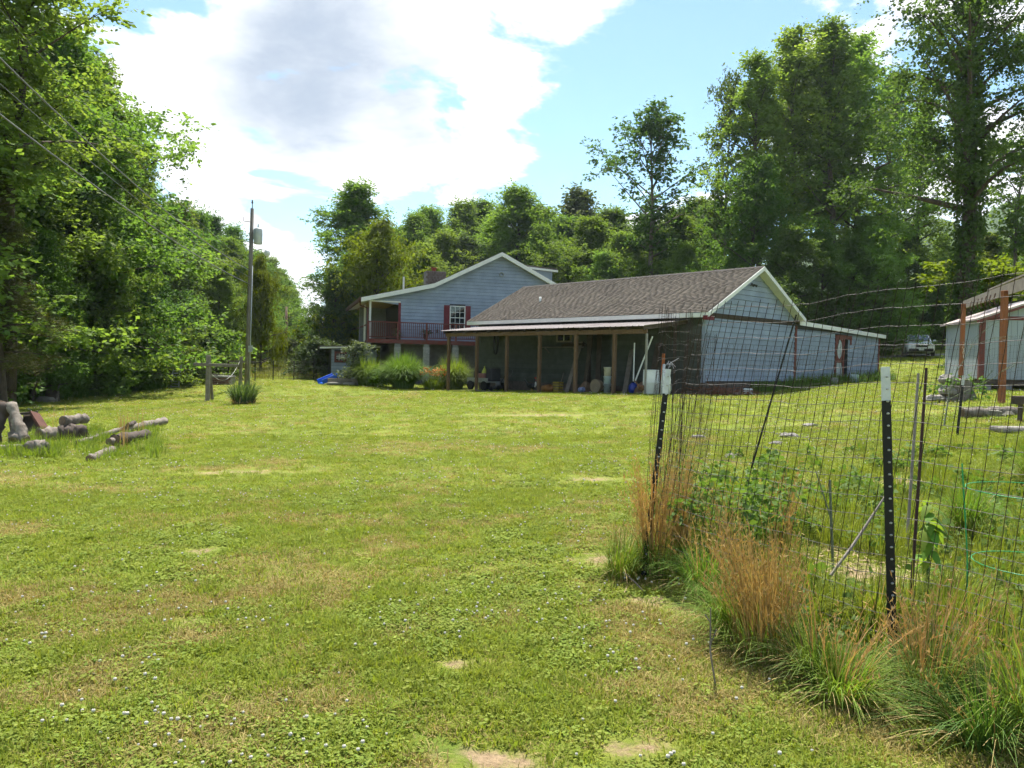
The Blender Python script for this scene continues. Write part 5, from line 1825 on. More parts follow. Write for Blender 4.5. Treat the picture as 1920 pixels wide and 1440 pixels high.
# engine mower
c = cps(934, 735, 2.0)
mw = thing('lawn_mower', 'black push mower parked behind the second carport post', 'mower', c)
MB().lathe(c + UZ * .08, [(.28, 0), (.29, .12), (.22, .18)], 14).build('deck', RUBBER, mw, True)
MB().lathe(c + UZ * .25, [(.13, 0), (.13, .16), (.08, .2)], 12).build('engine', mat('grey_engine', (.12, .12, .13), .5), mw, True)
for a_, b_ in ((-1, -1), (1, -1), (1, 1), (-1, 1)):
    q = c + v3(G * .24 * a_ + L * .22 * b_, .11)
    MB().tube([q - v3(L * .03), q + v3(L * .03)], .11, 12).build('wheel', RUBBER, mw)
MB().tube([c + v3(G * .2 + L * .18, .2), c + v3(G * .7 + L * .18, .95), c + v3(G * .7 - L * .18, .95), c + v3(G * .2 - L * .18, .2)], .014, 6).build('handle', BLACKM, mw)
one('shelf', 'narrow wooden shelf fixed to the carport wall', 'shelf', MB().beam(gp(6.2, -.2, 2.25), gp(8.9, -.2, 2.25), .3, .03).beam(gp(6.6, -.02, 2.0), gp(6.6, -.3, 2.22), .04, .04).beam(gp(8.4, -.02, 2.0), gp(8.4, -.3, 2.22), .04, .04), OLDW)
one('pipe_roll', 'dark bundle lying on the wall shelf', 'bundle', MB().tube([gp(6.0, -.2, 2.36), gp(7.0, -.2, 2.38), gp(7.4, -.2, 2.34)], [.06, .09, .05], 8), DARKW)
c = cps(920, 740, 2.7)
one('plank', 'pale plank lying along the carport edge', 'plank', MB().beam(c + v3(L * 1.0, .03), c + v3(-L * .9, .03), .14, .04), OLDW)
one('hose', 'loops of dark hose hanging on the carport wall', 'hose', MB().tube([gp(12.1 + .16 * math.cos(a) - .0 * a, -.07 - .004 * a, 2.45 + .55 * math.sin(a)) for a in np.linspace(0, 18, 60)], .018, 5), RUBBER, smooth=True)


# hens under the carport
def hen(label, c, face, body_col, breast_col, s=1.0):
    c = up3(c)
    o = thing('hen', label, 'hen', c)
    fx = np.array([math.cos(face), math.sin(face), 0])
    sx_ = np.array([-math.sin(face), math.cos(face), 0])

    def q(a, b, z):
        return c + (fx * a + sx_ * b + UZ * z) * s
    pts = [(-.24, .40), (-.20, .36), (-.12, .28), (0, .25), (.10, .27), (.15, .34), (.155, .43), (.165, .50), (.175, .545), (.18, .575)]
    rad = [.010, .05, .095, .125, .115, .085, .05, .04, .042, .018]
    MB().tube([q(a, 0, z) for a, z in pts], [r_ * s for r_ in rad], 12).build('body', body_col, o, True)
    MB().tube([q(.06, 0, .22), q(.135, 0, .27), q(.17, 0, .34), q(.175, 0, .44)], [.06 * s, .085 * s, .075 * s, .035 * s], 10).build('breast', breast_col, o, True)
    m = MB()
    for k in range(5):
        a = -.5 + k * .25
        m.beam(q(-.18, a * .05, .36), q(-.30 - .04 * (2 - abs(k - 2)), a * .12, .50 + .03 * (2 - abs(k - 2))), .03 * s, .012 * s, up=sx_)
    m.build('tail', body_col, o)
    RED = mat('red_comb', (.45, .02, .02), .5)
    m = MB()
    for k in range(4):
        m.box(q(.155 + k * .018, 0, .592 + (.012 if k in (1, 2) else 0)), (.02 * s, .012 * s, .045 * s), face)
    m.box(q(.205, 0, .50), (.02 * s, .02 * s, .05 * s), face)
    m.build('comb', RED, o)
    MB().tube([q(.20, 0, .548), q(.245, 0, .538)], [.016 * s, .003 * s], 6).build('beak', mat('yellow_horn', (.45, .3, .06), .5), o)
    for k in (-1, 1):
        m = MB()
        m.tube([q(.02, .05 * k, .20), q(.03, .055 * k, .11), q(.015, .055 * k, .015)], [.03 * s, .013 * s, .011 * s], 6)
        for a in (-.5, 0, .5):
            m.tube([q(.015, .055 * k, .012), q(.015 + .06 * math.cos(a), .055 * k + .06 * math.sin(a), .006)], [.010 * s, .005 * s], 5)
        m.build('leg', mat('yellow_horn', (.45, .3, .06)), o)
        MB().tube([q(-.10, .105 * k, .30), q(0, .125 * k, .30), q(.07, .11 * k, .32)], [.015 * s, .055 * s, .04 * s], 7).build('wing', body_col, o, True)
    return o


hen('black and white hen standing between two carport posts', cps(996, 737, 2.35), -.5, mat('black_feather', (.02, .022, .025), .6), mat('white_feather', (.62, .60, .55), .8), 1.05)
hen('brown hen with pale neck near the small cream bucket', cps(1205, 740, 2.45), -.4, mat('brown_feather', (.20, .10, .05), .8, .3, 12), mat('pale_neck_feather', (.45, .38, .28), .8, .3, 12), .95)

# things along the gable wall
c = v3(GA + G * .35 - L * .6)
c[2] = g1(c[0], c[1])
m = MB()
one_ = thing('brush_pile', 'heap of reddish brown sticks against the garage corner', 'brush pile', c)
rg = np.random.default_rng(8)
m = MB()
for i in range(110):
    a = c + np.array([rg.normal(0, .55), rg.normal(0, .3), rg.uniform(.03, .30)])
    dv = unit(rg.normal(0, 1, 3) * np.array([1, .6, .35])) * rg.uniform(.3, .65)
    b = a + dv
    b[2] = min(max(b[2], c[2] + .02), c[2] + .75)
    m.tube([a, b], [.014, .009], 4)
o = m.build('sticks', mat('red_brown_twig', (.22, .09, .05), .9, .3, 5), one_)
for t_, w_, lb, mt, sz in ((2.05, .7, 'white plastic tray lying by the garage wall', PLASTW, (.35, .25, .22)), (1.2, .7, 'reddish stone by the garage wall', mat('reddish_stone', (.33, .24, .2), .95, .3, 6, .4), (.3, .25, .2)), (3.0, 1.0, 'flat pale board on the grass by the garage wall', OLDW, (.5, .15, .04)), (9.6, .5, 'grey block below the lean-to door', CONC, (.5, .4, .3)), (11.6, .6, 'pale blue tub below the lean-to door', mat('pale_blue_bucket', (.42, .52, .55)), (.4, .35, .4))):
    q = GA + G * t_ - L * w_
    c = v3(q, g1(*q) + sz[2] / 2)
    one('scrap', lb, 'scrap', MB().box(c, sz, TH + t_), mt, bevel=.03)
wl_ = []
for _ in range(190):
    t_ = PR.uniform(3.2, 16.0)
    q = GA + G * t_ - L * abs(PR.normal(.25, .35)) 
    wl_.append(v3(q, g1(*q)))
md = merge(*[blades(PR, 26, c, .22, PR.uniform(.25, .75), .35, .010, 3, .5) for c in wl_])
o = np_obj('weeds', *md, DGRN)
tag(o, 'green weeds growing along the foot of the lean-to wall', 'weeds', kind='stuff')

# ------------------------------------------------------------------ arbor, rocks and scraps on the right
A1, A2_ = P(1878, 755, 17.5), P(1801, 716, 24.5)
A1t, A2t = P(1884, 545, 17.5), P(1807, 570, 24.5)
for a in (A1, A2_):
    a[2] = g1(a[0], a[1])
arb = thing('arbor', 'red brown post arbor with weathered top beam at the right edge', 'arbor', A1)
MB().beam(A1 - UZ * .4, A1t, .12, .12, up=(0, 1, 0)).build('post', REDWOOD, arb, bevel=.008)
MB().beam(A2_ - UZ * .4, A2t, .11, .11, up=(0, 1, 0)).build('post', REDWOOD, arb, bevel=.008)
bd = (A2t - A1t)
bd /= np.linalg.norm(bd)
off_ = np.array([.10, .02, 0])
MB().beam(A1t + off_ - bd * 6.5 + UZ * .06, A2t + off_ + bd * .9 - UZ * .0, .05, .26).build('beam', OLDW, arb)
MB().beam(A1t + off_ * 1.8 - bd * 6.5 + UZ * .27, A1t + off_ * 1.8 + bd * 3.2 + UZ * .2, .14, .04).build('top_board', OLDW, arb)
for k in range(7):
    q = A1t + bd * (1.6 + k * .75) - np.array([.0, .02, .0])
    MB().tube([q + UZ * .02 + off_ * .3, q + np.array([-.03, -.03, -.14]), q + np.array([.02, -.02, -.26])], .014, 5).build('iron_hook', mat('rusty_iron', (.12, .06, .04), .8), arb)
A3 = A1 - np.array([bd[0], bd[1], 0]) * 7
A3[2] = g1(A3[0], A3[1])
MB().beam(A3 - UZ * .4, np.array([A3[0], A3[1], A1t[2]]), .12, .12, up=(0, 1, 0)).build('post', REDWOOD, arb)


def rock(label, c, sx, sy, sz, seed, material=ROCK, name='rock', group=None):
    rg = np.random.default_rng(seed)
    m = MB()
    prof = [(.55, -.1), (.95, .12), (1.0, .4), (.8, .75), (.4, .97), (.05, 1.0)]
    m.lathe((0, 0, 0), prof, 11)
    V = np.array(m.v)
    V *= (1 + rg.normal(0, .09, (len(V), 1)))
    V = V * np.array([sx, sy, sz]) + up3(c)
    m.v = [tuple(p) for p in V]
    return one(name, label, 'rock', m, material, group)


rc = onground(1795, 752)
stp = thing('stump', 'mossy old stump with vines and pale rocks before the storage shed', 'stump', rc)
MB().lathe(rc - UZ * .1, [(.55, 0), (.42, .15), (.32, .4), (.27, .62), (.2, .66), (.05, .6)], 11, 1.1, .9).build('wood', mat('grey_stump_wood', (.22, .19, .16), .95, .3, 6, .5), stp)
C = rc + np.stack([PR.normal(0, .35, 40), PR.normal(0, .25, 40), PR.uniform(.05, .6, 40)], 1)
np_obj('vines', *clumps(PR, C, 16, .16, .10, .3), DGRN, stp)
rock('white rock on top of the mossy stump', rc + np.array([-.35, -.1, .45]), .2, .16, .2, 1)
rock('pale rock at the foot of the mossy stump', rc + np.array([-.62, -.2, 0]), .34, .2, .14, 2)
rock('second pale rock leaning on the mossy stump', rc + np.array([-.38, -.22, .16]), .2, .18, .22, 3)
rc2 = onground(1850, 783)
lg = log('grey rotten log lying flat before the arbor', rc2 + np.array([-.5, 0, .08]), rc2 + np.array([.7, .2, .12]), .10, seed=21)
rock('flat mossy rock beside the rotten log', rc2 + np.array([.25, .15, 0]), .4, .25, .16, 5, mat('mossy_rock', (.2, .19, .15), .95, .3, 5, .4))
rc3 = onground(1900, 810)
one('stone_slab', 'flat grey stone slab at the right edge below the rotten log', 'slab', MB().box(rc3 + np.array([.2, 0, .03]), (1.1, .35, .1), .1), ROCK, bevel=.02)
q = onground(1912, 790)
bx_ = thing('box_on_post', 'small dark wooden box on a short post at the right edge', 'box', q)
MB().beam(q - UZ * .2, q + UZ * .32, .06, .06).build('post', DARKW, bx_)
MB().box(q + UZ * .40, (.26, .2, .16), .3).build('box', DARKW, bx_, bevel=.01)
for px, py, sx, lb, sd in ((1480, 820, .20, 'pale stone in the grass behind the fence mesh', 7), (1455, 833, .13, 'smaller stone in front of the pale stone', 8), (1310, 822, .15, 'grey stone near the leaning fence corner', 9), (1520, 800, .16, 'flat stone in the lawn before the lean-to', 10), (1375, 858, .15, 'brown clod of earth in the garden', 11)):
    rock(lb, onground(px, py), sx, sx * .7, sx * .4, sd)
# short dark post of the garden fence's far side
# ------------------------------------------------------------------ parked car, seen from the front
cc = P(1720, 667, 55)
cc[2] = g1(cc[0], cc[1])
fa = math.atan2(-cc[1], -cc[0]) + math.radians(6)
FX = np.array([math.cos(fa), math.sin(fa), 0])
SX = np.array([-math.sin(fa), math.cos(fa), 0])
car = thing('parked_car', 'white car parked on the grass at the edge of the woods', 'car', cc)


def cq(x, y, z):
    return cc + FX * x + SX * y + UZ * z


def loft(secs, n_side):
    m = MB()
    V, Fs = [], []
    k = len(secs[0])
    for s_ in secs:
        V += s_
    for i in range(len(secs) - 1):
        for j in range(k):
            a, b = i * k + j, i * k + (j + 1) % k
            Fs.append((a, b, b + k, a + k))
    Fs.append(tuple(reversed(range(k))))
    Fs.append(tuple((len(secs) - 1) * k + j for j in range(k)))
    m.add(V, Fs)
    return m


def sec(x, w_, z0, z1, rnd=.12):
    h = w_ / 2
    return [cq(x, -h + rnd * .4, z0), cq(x, h - rnd * .4, z0), cq(x, h, z0 + rnd), cq(x, h, z1 - rnd), cq(x, h - rnd, z1), cq(x, -h + rnd, z1), cq(x, -h, z1 - rnd), cq(x, -h, z0 + rnd)]


loft([sec(2.2, 1.45, .42, .72), sec(2.05, 1.66, .30, .86), sec(1.2, 1.76, .24, 1.0), sec(.6, 1.78, .22, 1.06), sec(-1.4, 1.78, .22, 1.08), sec(-2.0, 1.7, .26, 1.0), sec(-2.2, 1.5, .4, .9)], 8).build('body', CARW, car, True)
loft([sec(.85, 1.6, .98, 1.04, .05), sec(.15, 1.42, 1.0, 1.50, .1), sec(-.4, 1.38, 1.0, 1.55, .1), sec(-1.3, 1.36, 1.0, 1.52, .1), sec(-1.95, 1.5, .96, 1.06, .05)], 8).build('cabin', CARW, car, True)
m = MB().add([cq(.86, -.66, 1.07), cq(.86, .66, 1.07), cq(.22, .56, 1.46), cq(.22, -.56, 1.46)], [(0, 1, 2, 3)])
ws = MB().prism([cq(.80, -.66, 1.08), cq(.80, .66, 1.08), cq(.22, .57, 1.465), cq(.22, -.57, 1.465)], FX * .05 + UZ * .03).build('windscreen', mat('car_glass', (.10, .13, .14), .08, spec=.8), car)
for k in (-1, 1):
    MB().prism([cq(.45, .70 * k, 1.1), cq(-.5, .70 * k, 1.1), cq(-.5, .665 * k, 1.44), cq(.1, .67 * k, 1.44)], SX * .06 * k).build('side_window', GLASS, car)
    MB().box(cq(2.06, .58 * k, .70), (.16, .34, .15), fa).build('headlight', mat('headlight_lens', (.75, .76, .78), .1, spec=.8), car, bevel=.03)
    MB().box(cq(.62, .97 * k, 1.1), (.1, .2, .13), fa).build('mirror', CARW, car, bevel=.03)
    for xw in (1.35, -1.35):
        w_ = MB().tube([cq(xw, .70 * k, .31), cq(xw, .90 * k, .31)], .31, 20).build('wheel', RUBBER, car)
        MB().tube([cq(xw, .89 * k, .31), cq(xw, .915 * k, .31)], .18, 14).build('rim', CHROME, w_)
MB().box(cq(2.17, 0, .66), (.1, .70, .12), fa).build('grille', BLACKM, car)
MB().box(cq(2.20, 0, .79), (.06, .9, .05), fa).build('chrome_bar', CHROME, car)
MB().box(cq(2.16, 0, .40), (.14, 1.5, .2), fa).build('bumper', mat('dark_bumper', (.03, .03, .03), .6), car, bevel=.03)
MB().box(cq(2.245, 0, .44), (.02, .32, .14), fa).build('number_plate', PLASTW, car)
# gravel drive beside the car
V_, F_ = [], []
pts = [(1600, 672, 54), (1655, 668, 54), (1700, 666, 56), (1760, 668, 57), (1860, 672, 60), (1990, 676, 62)]
for px, py, d in pts:
    for dd in (-1.4, 1.6):
        q = P(px, py, d + dd)
        V_.append((q[0], d + dd, g1(q[0], d + dd) + .03))
for i in range(len(pts) - 1):
    F_.append((2 * i, 2 * i + 2, 2 * i + 3, 2 * i + 1))
o = MB().add(V_, F_).build('gravel_drive', mat('gravel', (.30, .28, .25), .95, .3, 8, .4), None)
tag(o, 'pale gravel drive where the car is parked', 'driveway', kind='structure')
# ------------------------------------------------------------------ garden fence of welded wire
FR = np.random.default_rng(31)


def tpost(parent, b, t, wd=.045, tip=.17, studs=True):
    b, t = up3(b), up3(t)
    d_, s_, n_ = frame_of(t - b, (0, 1, 0))
    Ln = np.linalg.norm(t - b)
    tp_ = t - d_ * tip
    ax = (s_, n_, d_)
    post = MB().box((b - d_ * .3 + tp_) / 2, (wd, .007, Ln + .3 - tip), axes=ax).box((b - d_ * .3 + tp_) / 2 + n_ * .020, (.007, .036, Ln + .3 - tip), axes=ax).build('post', BLACKM, parent)
    MB().box((tp_ + t) / 2, (wd, .0075, tip), axes=ax).box((tp_ + t) / 2 + n_ * .020, (.0072, .0365, tip), axes=ax).build('white_tip', POSTTIP, post)
    if studs:
        k = .05
        while k < Ln - .02:
            q = t - d_ * k - n_ * .007
            MB().box(q - s_ * .004, (.014, .010, .010), axes=ax).build('stud', STUDM, post, bevel=.003)
            k += .062
    return post


def smooth_path(pts, n=240):
    pts = np.array(pts, float)
    seg = np.r_[0, np.cumsum(np.linalg.norm(np.diff(pts, axis=0), axis=1))]
    u_ = np.linspace(0, seg[-1], n)
    xy = np.stack([np.interp(u_, seg, pts[:, 0]), np.interp(u_, seg, pts[:, 1])], 1)
    ker = np.ones(9) / 9
    sm = np.stack([np.convolve(np.pad(xy[:, i], 4, 'edge'), ker, 'valid') for i in range(2)], 1)
    return u_, sm


def mesh_run(parent, pts, H, dv, dh, lean, r, sag=.06, seed=0, wob=.012, top_free=.0):
    """welded wire between the points: stays every dv metres, line wires every dh metres"""
    rg = np.random.default_rng(seed)
    u_, xy = smooth_path(pts)
    tot = u_[-1]
    ph = rg.uniform(0, 6.28, 8)

    def W(u, h):
        x, y = np.interp(u, u_, xy[:, 0]), np.interp(u, u_, xy[:, 1])
        x2, y2 = np.interp(u + .02, u_, xy[:, 0]), np.interp(u + .02, u_, xy[:, 1])
        if u + .02 > tot:
            x2, y2 = x + (x - np.interp(u - .02, u_, xy[:, 0])), y + (y - np.interp(u - .02, u_, xy[:, 1]))
        tx, ty = x2 - x, y2 - y
        q = math.hypot(tx, ty) + 1e-9
        tx, ty = tx / q, ty / q
        k = max(h, 0.0) / H
        bul = wob * (math.sin(u * 2.1 + ph[0] + h) + .6 * math.sin(u * 4.7 + ph[1] - 2 * h)) * k * 1.4
        ln = (lean(u) if callable(lean) else lean) * k ** 1.3
        sg = -sag * k * (0.5 + .5 * math.sin(u * 1.9 + ph[2]))
        return np.array([x + tx * ln - ty * bul, y + ty * ln + tx * bul, g1c(x, y) + .03 + h + sg + .01 * math.sin(u * 7 + h * 3 + ph[3])])
    m1, m2 = MB(), MB()
    nu = int(tot / dv)
    hs = list(np.arange(0, H + .001, dh))
    for i in range(nu + 1):
        u = i * dv + rg.normal(0, .004)
        m1.tube([W(u, h) + rg.normal(0, .0025, 3) for h in np.linspace(-.02, H + rg.uniform(0, top_free), 12)], r, 3, cap=False)
    for h in hs:
        m2.tube([W(u, h) + rg.normal(0, .0007, 3) for u in np.arange(0, tot, dv)], r * .85, 3, cap=False)
    a = m1.build('stay_wires', WIREM, parent, fixn=False)
    b = m2.build('line_wires', LINEM, parent, fixn=False)
    a['kind'] = b['kind'] = 'stuff'


LINEM = mat('line_wire_metal', (.05, .042, .036), .6, .35, 4, col2=(.025, .02, .018), spec=.2)
_gc = {}


def g1c(x, y):
    k = (round(x * 4), round(y * 4))
    if k not in _gc:
        _gc[k] = g1(k[0] / 4, k[1] / 4)
    return _gc[k]


T1b, T1t = P(1674, 1248, 3.9), P(1660, 688, 3.9)
T1b[2] = g1(T1b[0], T1b[1])
T2b, T2t = P(1206, 1085, 5.3), P(1253, 692, 5.3)
T2b[2] = g1(T2b[0], T2b[1])
fence = thing('garden_fence', 'tall sagging welded wire garden fence on black steel posts', 'fence', T1b)
tpost(fence, T1b, T1t)['label'] = 'black studded steel post with a white tip nearest the camera'
tpost(fence, T2b, T2t, .038)['label'] = 'leaning black steel post with white tip at the fence corner'
C0 = T2b[:2] + np.array([.05, .04])
NEAR = [C0, (T1b[0] - .01, T1b[1] + .04), (2.62, 3.1), (3.7, 2.2)]
mesh_run(fence, NEAR, 1.92, .060, .10, lambda u: .30 * math.exp(-u * .55) + .10, .0020, .10, 1, .016, .03)
BACKR = [C0 + np.array([-.02, .05]), (1.9, 8.4), (3.2, 12.3)]
mesh_run(fence, BACKR, 1.88, .13, .10, lambda u: .26, .0018, .06, 2, .03, .03)
mesh_run(fence, [C0 + np.array([-.04, .02]), C0 + np.array([.30, .5]), (1.55, 6.6)], 1.85, .075, .10, .24, .0015, .08, 5, .03, .03)
FARR = [(3.2, 12.3), (5.0, 12.8), (8.2, 13.2), (12.0, 13.6)]
mesh_run(fence, FARR, 1.75, .075, .12, .14, .0022, .12, 3, .05, .0)
for xy in ((12.0, 13.6),):
    b = np.array([*xy, g1(*xy)])
    tpost(fence, b, b + np.array([.08, 0, 1.55]), studs=False)
b = P(1794, 835, 13.3)
b[2] = g1(b[0], b[1])
tpost(fence, b, P(1807, 704, 13.3), studs=False)
# bundle of wire bent over at the corner, and loose white ends
m = MB()
for k in range(5):
    a = T2t + FR.normal(0, .01, 3) + UZ * .02
    m.tube([a, a + np.array([FR.uniform(-.02, .04), 0, FR.uniform(.01, .04)]), a + np.array([FR.uniform(-.02, .08), 0, FR.uniform(-.01, .06)])], .0013, 4)
m.build('wire_ends', mat('bare_bright_wire', (.5, .5, .52), .35, metal=.6), fence)

# leaning poles and stakes
a, b = P(1376, 965, 7.3), P(1493, 590, 7.0)
a[2] = g1(a[0], a[1])
one('pole', 'long dark pole leaning in the middle of the garden fence', 'pole', MB().tube([a - UZ * .1, b], [.010, .008], 7), BLACKM)
a, b = P(1703, 1190, 4.45), P(1737, 690, 4.6)
a[2] = g1(a[0], a[1])
one('stake', 'thin dark stake just behind the near steel post', 'stake', MB().tube([a - UZ * .1, b], [.010, .008], 6), mat('dark_red_brown_stake', (.05, .022, .018), .7))
a, b = P(1530, 1160, 4.9), P(1660, 930, 5.2)
a[2] = g1(a[0], a[1]) + .02
one('stick', 'grey stick propped slantwise against the near steel post', 'stick', MB().tube([a, (a + b) / 2 + np.array([0, 0, -.02]), b], [.011, .010, .007], 6), OLDW)
a, b = P(1562, 1100, 5.4), P(1556, 900, 5.4)
a[2] = g1(a[0], a[1]) - .03
one('stake', 'short forked green grey stake inside the garden', 'stake', MB().tube([a, b], [.010, .008], 6).tube([a + (b - a) * .6, b + np.array([-.10, 0, .06])], [.006, .004], 5), mat('green_grey_twig', (.16, .18, .12), .9))
a, b = P(1700, 1010, 6.2), P(1722, 700, 6.4)
a[2] = g1(a[0], a[1])
one('stake', 'grey wooden stake behind the broad leaved weed', 'stake', MB().tube([a - UZ * .05, b], [.013, .010], 6), OLDW)
# bare twiggy sapling seen over the fence
a = onground(1770, 800)
m = MB()


def twig(p, d, ln, r, depth, rg):
    q = p + d * ln
    m.tube([p, (p + q) / 2 + rg.normal(0, ln * .05, 3), q], [r, r * .8, r * .55], 4, cap=False)
    if depth:
        for _ in range(rg.integers(2, 4)):
            d2 = unit(d + rg.normal(0, .5, 3) + np.array([.12, 0, .1]))
            twig(p + d * ln * rg.uniform(.4, 1), d2, ln * rg.uniform(.5, .75), r * .6, depth - 1, rg)


twig(a, unit(np.array([.25, .1, 1.0])), 1.15, .016, 4, np.random.default_rng(12))
one('bare_sapling', 'bare twiggy sapling leaning in front of the storage shed', 'sapling', m, mat('green_grey_twig', (.16, .18, .12)))
# green tomato cage
c = P(1945, 1120, 3.95)
c[2] = g1(c[0], c[1])
GW_ = mat('green_coated_wire', (.03, .30, .10), .4, .1, 5)
cage = thing('tomato_cage', 'green wire tomato cage with two rings at the right edge', 'plant cage', c)
for h, r_ in ((.09, .36), (.48, .30), (.86, .34)):
    MB().tube([c + np.array([math.cos(k) * r_, math.sin(k) * r_, h]) for k in np.linspace(0, 2 * math.pi, 29)], .0025, 5, cap=False).build('ring', GW_, cage, True)
for k in range(4):
    q = np.array([math.cos(k * 1.57 + 2.7), math.sin(k * 1.57 + 2.7), 0])
    MB().tube([c + q * .30 - UZ * .1, c + q * .32 + UZ * .5, c + q * .36 + UZ * .98], .004, 5).build('leg', GW_, cage)

# broad leaved weed behind the fence
a = P(1742, 1010, 4.7)
a[2] = g1(a[0], a[1])
bw = thing('broad_leaved_weed', 'tall weed with big drooping heart shaped leaves behind the near steel post', 'weed', a)
MB().tube([a, a + np.array([.01, .02, .35]), a + np.array([-.02, 0, .66])], [.010, .009, .005], 6).build('stem', mat('green_stem', (.12, .17, .05), .7), bw)
BWL = leafmat('big_weed_leaf', (.12, .22, .03), (.17, .27, .045), trans=.45, obj_val=.12)


def bigleaf(c, az, ln, el, dr, seed):
    n_ = 6
    wd = [.02, .24, .30, .25, .14, .01]
    V, Fs = [], []
    d_ = np.array([math.cos(az), math.sin(az), 0])
    s_ = np.array([-math.sin(az), math.cos(az), 0])
    for i in range(n_):
        t = i / (n_ - 1)
        p = c + d_ * ln * (t * math.cos(el)) + UZ * ln * (t * math.sin(el) - dr * t * t)
        w_ = wd[i] * ln
        V += [p + s_ * w_ - UZ * w_ * .15, p + UZ * .0, p - s_ * w_ - UZ * w_ * .15]
        if i:
            a_ = 3 * (i - 1)
            Fs += [(a_, a_ + 1, a_ + 4, a_ + 3), (a_ + 1, a_ + 2, a_ + 5, a_ + 4)]
    return V, Fs


for k in range(26):
    h, az, ln, el, dr = FR.uniform(.18, .68), FR.uniform(0, 6.28), FR.uniform(.08, .135), FR.uniform(-.2, .5), FR.uniform(.5, 1.3)
    V, Fs = bigleaf(a + np.array([0, 0, h]), az, ln, el, dr, k)
    MB().add(V, Fs).build('leaf', BWL, bw, True, fixn=False)

# clumps of broom sedge and grass along the fence line
SG = 'wild grass clumps along the garden fence'
RUST = leafmat('rusty_sedge', (.35, .215, .078), (.45, .315, .135), trans=.3, hue=.006, tcol=(1.15, 1.0, .55), obj_val=.12, rough=.7)


def clump(label, px, py, hg, hs_, ng, nst, spread, sm=None, lean=(0, 0), r0=.08, seeds=True, gm=None):
    lean = (FR.normal(0, .09), FR.normal(0, .08))
    c = onground(px, py)
    o = thing('grass_clump', label, 'grass clump', c, SG)
    if ng:
        np_obj('green_blades', *blades(FR, int(ng * 1.7), c, r0 * 1.25, hg, spread, .0022, 5, .75, lean), gm or GRN, o)
        np_obj('dry_blades', *blades(FR, ng // 3, c, r0 * 1.3, hg * .7, spread * .9, .0018, 5, .9, lean), STRAW, o)
    if nst:
        nst = int(nst * 1.25)
        st = blades(FR, nst, c, r0 * 1.1, hs_, spread * .62, .0022, 5, .2, lean)
        Vt = st[0].reshape(nst, -1, 3)
        tips = Vt[:, -1]
        mids = Vt[:, 7]
        parts = [st]
        if seeds:
            k = FR.integers(0, nst, nst * 9)
            f = FR.uniform(0, 1, (len(k), 1))
            C_ = mids[k] * (1 - f) + tips[k] * f
            T_ = unit(FR.normal(0, .5, (len(k), 3)) + np.array([0, 0, 1.1]))
            parts.append(leaf_quads(C_, T_, unit(FR.normal(0, 1, (len(k), 3))), FR.uniform(.014, .038, len(k)), .10))
        np_obj('stalks', *merge(*parts), sm or RUST, o)
    return o


clump('bright green grass clump left of the leaning corner post', 1168, 1085, .42, .5, 190, 10, .30, STRAW)
clump('tall brown stalk clump around the leaning corner post', 1222, 1078, .40, .88, 160, 120, .28)
clump('second brown stalk clump just inside the fence corner', 1268, 1062, .42, .92, 120, 110, .28)
clump('mixed green and brown clump right of the fence corner', 1318, 1120, .42, .62, 240, 22, .32)
clump('low green clump in front of the rusty orange one', 1372, 1190, .42, .45, 280, 8, .34, STRAW)
clump('biggest rusty orange sedge clump in front of the fence', 1428, 1225, .34, .70, 170, 260, .32, r0=.13)
clump('small rusty sedge clump left behind the biggest orange one', 1362, 1110, .3, .72, 60, 50, .22)
clump('grassy clump between the rusty clump and the near post', 1520, 1275, .38, .52, 170, 14, .30, gm=GRN2)
clump('seedy clump left of the near steel post foot', 1585, 1318, .32, .46, 190, 30, .34)
clump('thin stalk clump at the foot of the near steel post', 1712, 1285, .26, .46, 100, 30, .22, gm=GRN2)
clump('rusty seeded clump right of the near steel post foot', 1752, 1340, .46, .66, 190, 60, .30, gm=GRN2)
clump('big green clump toward the lower right corner', 1842, 1400, .36, .5, 210, 10, .36, gm=GRN2)
clump('last clump at the right edge of the fence line', 1925, 1385, .52, .66, 230, 22, .34)
clump('rusty stalk clump far inside the garden behind the big rusty one', 1462, 1045, .3, .75, 60, 50, .25)
clump('tufted grass clump deep in the garden at right', 1812, 1010, .60, .6, 420, 10, .42, STRAW, seeds=False)
clump('arching grass tussock at the right edge inside the garden', 1945, 930, .75, .7, 380, 10, .6, STRAW, seeds=False)
clump('green grass tuft behind the near steel post', 1640, 1190, .36, .4, 220, 6, .3, STRAW, seeds=False)
clump('green grass tuft inside the garden left of the tomato cage', 1790, 1180, .42, .4, 260, 6, .3, STRAW, seeds=False)
# dried straw stem in front of the clumps
a = onground(1342, 1290)
one('dry_stem', 'pale dry stem standing before the rusty orange clump', 'stem', MB().tube([a, a + np.array([-.03, 0, .16]), a + np.array([-.035, 0, .37])], [.004, .005, .003], 5).tube([a + np.array([-.03, 0, .2]), a + np.array([-.005, .0, .27])], .003, 4).tube([a + np.array([-.033, 0, .3]), a + np.array([-.06, .0, .34])], .003, 4), DRYLOG)
a = onground(1190, 1110)
one('dry_stem', 'short pale twig lying by the bright green clump', 'stem', MB().tube([a + np.array([-.08, 0, .12]), a + np.array([0, -.02, .06]), a + np.array([.05, -.05, .01])], [.004, .005, .004], 5), DRYLOG)

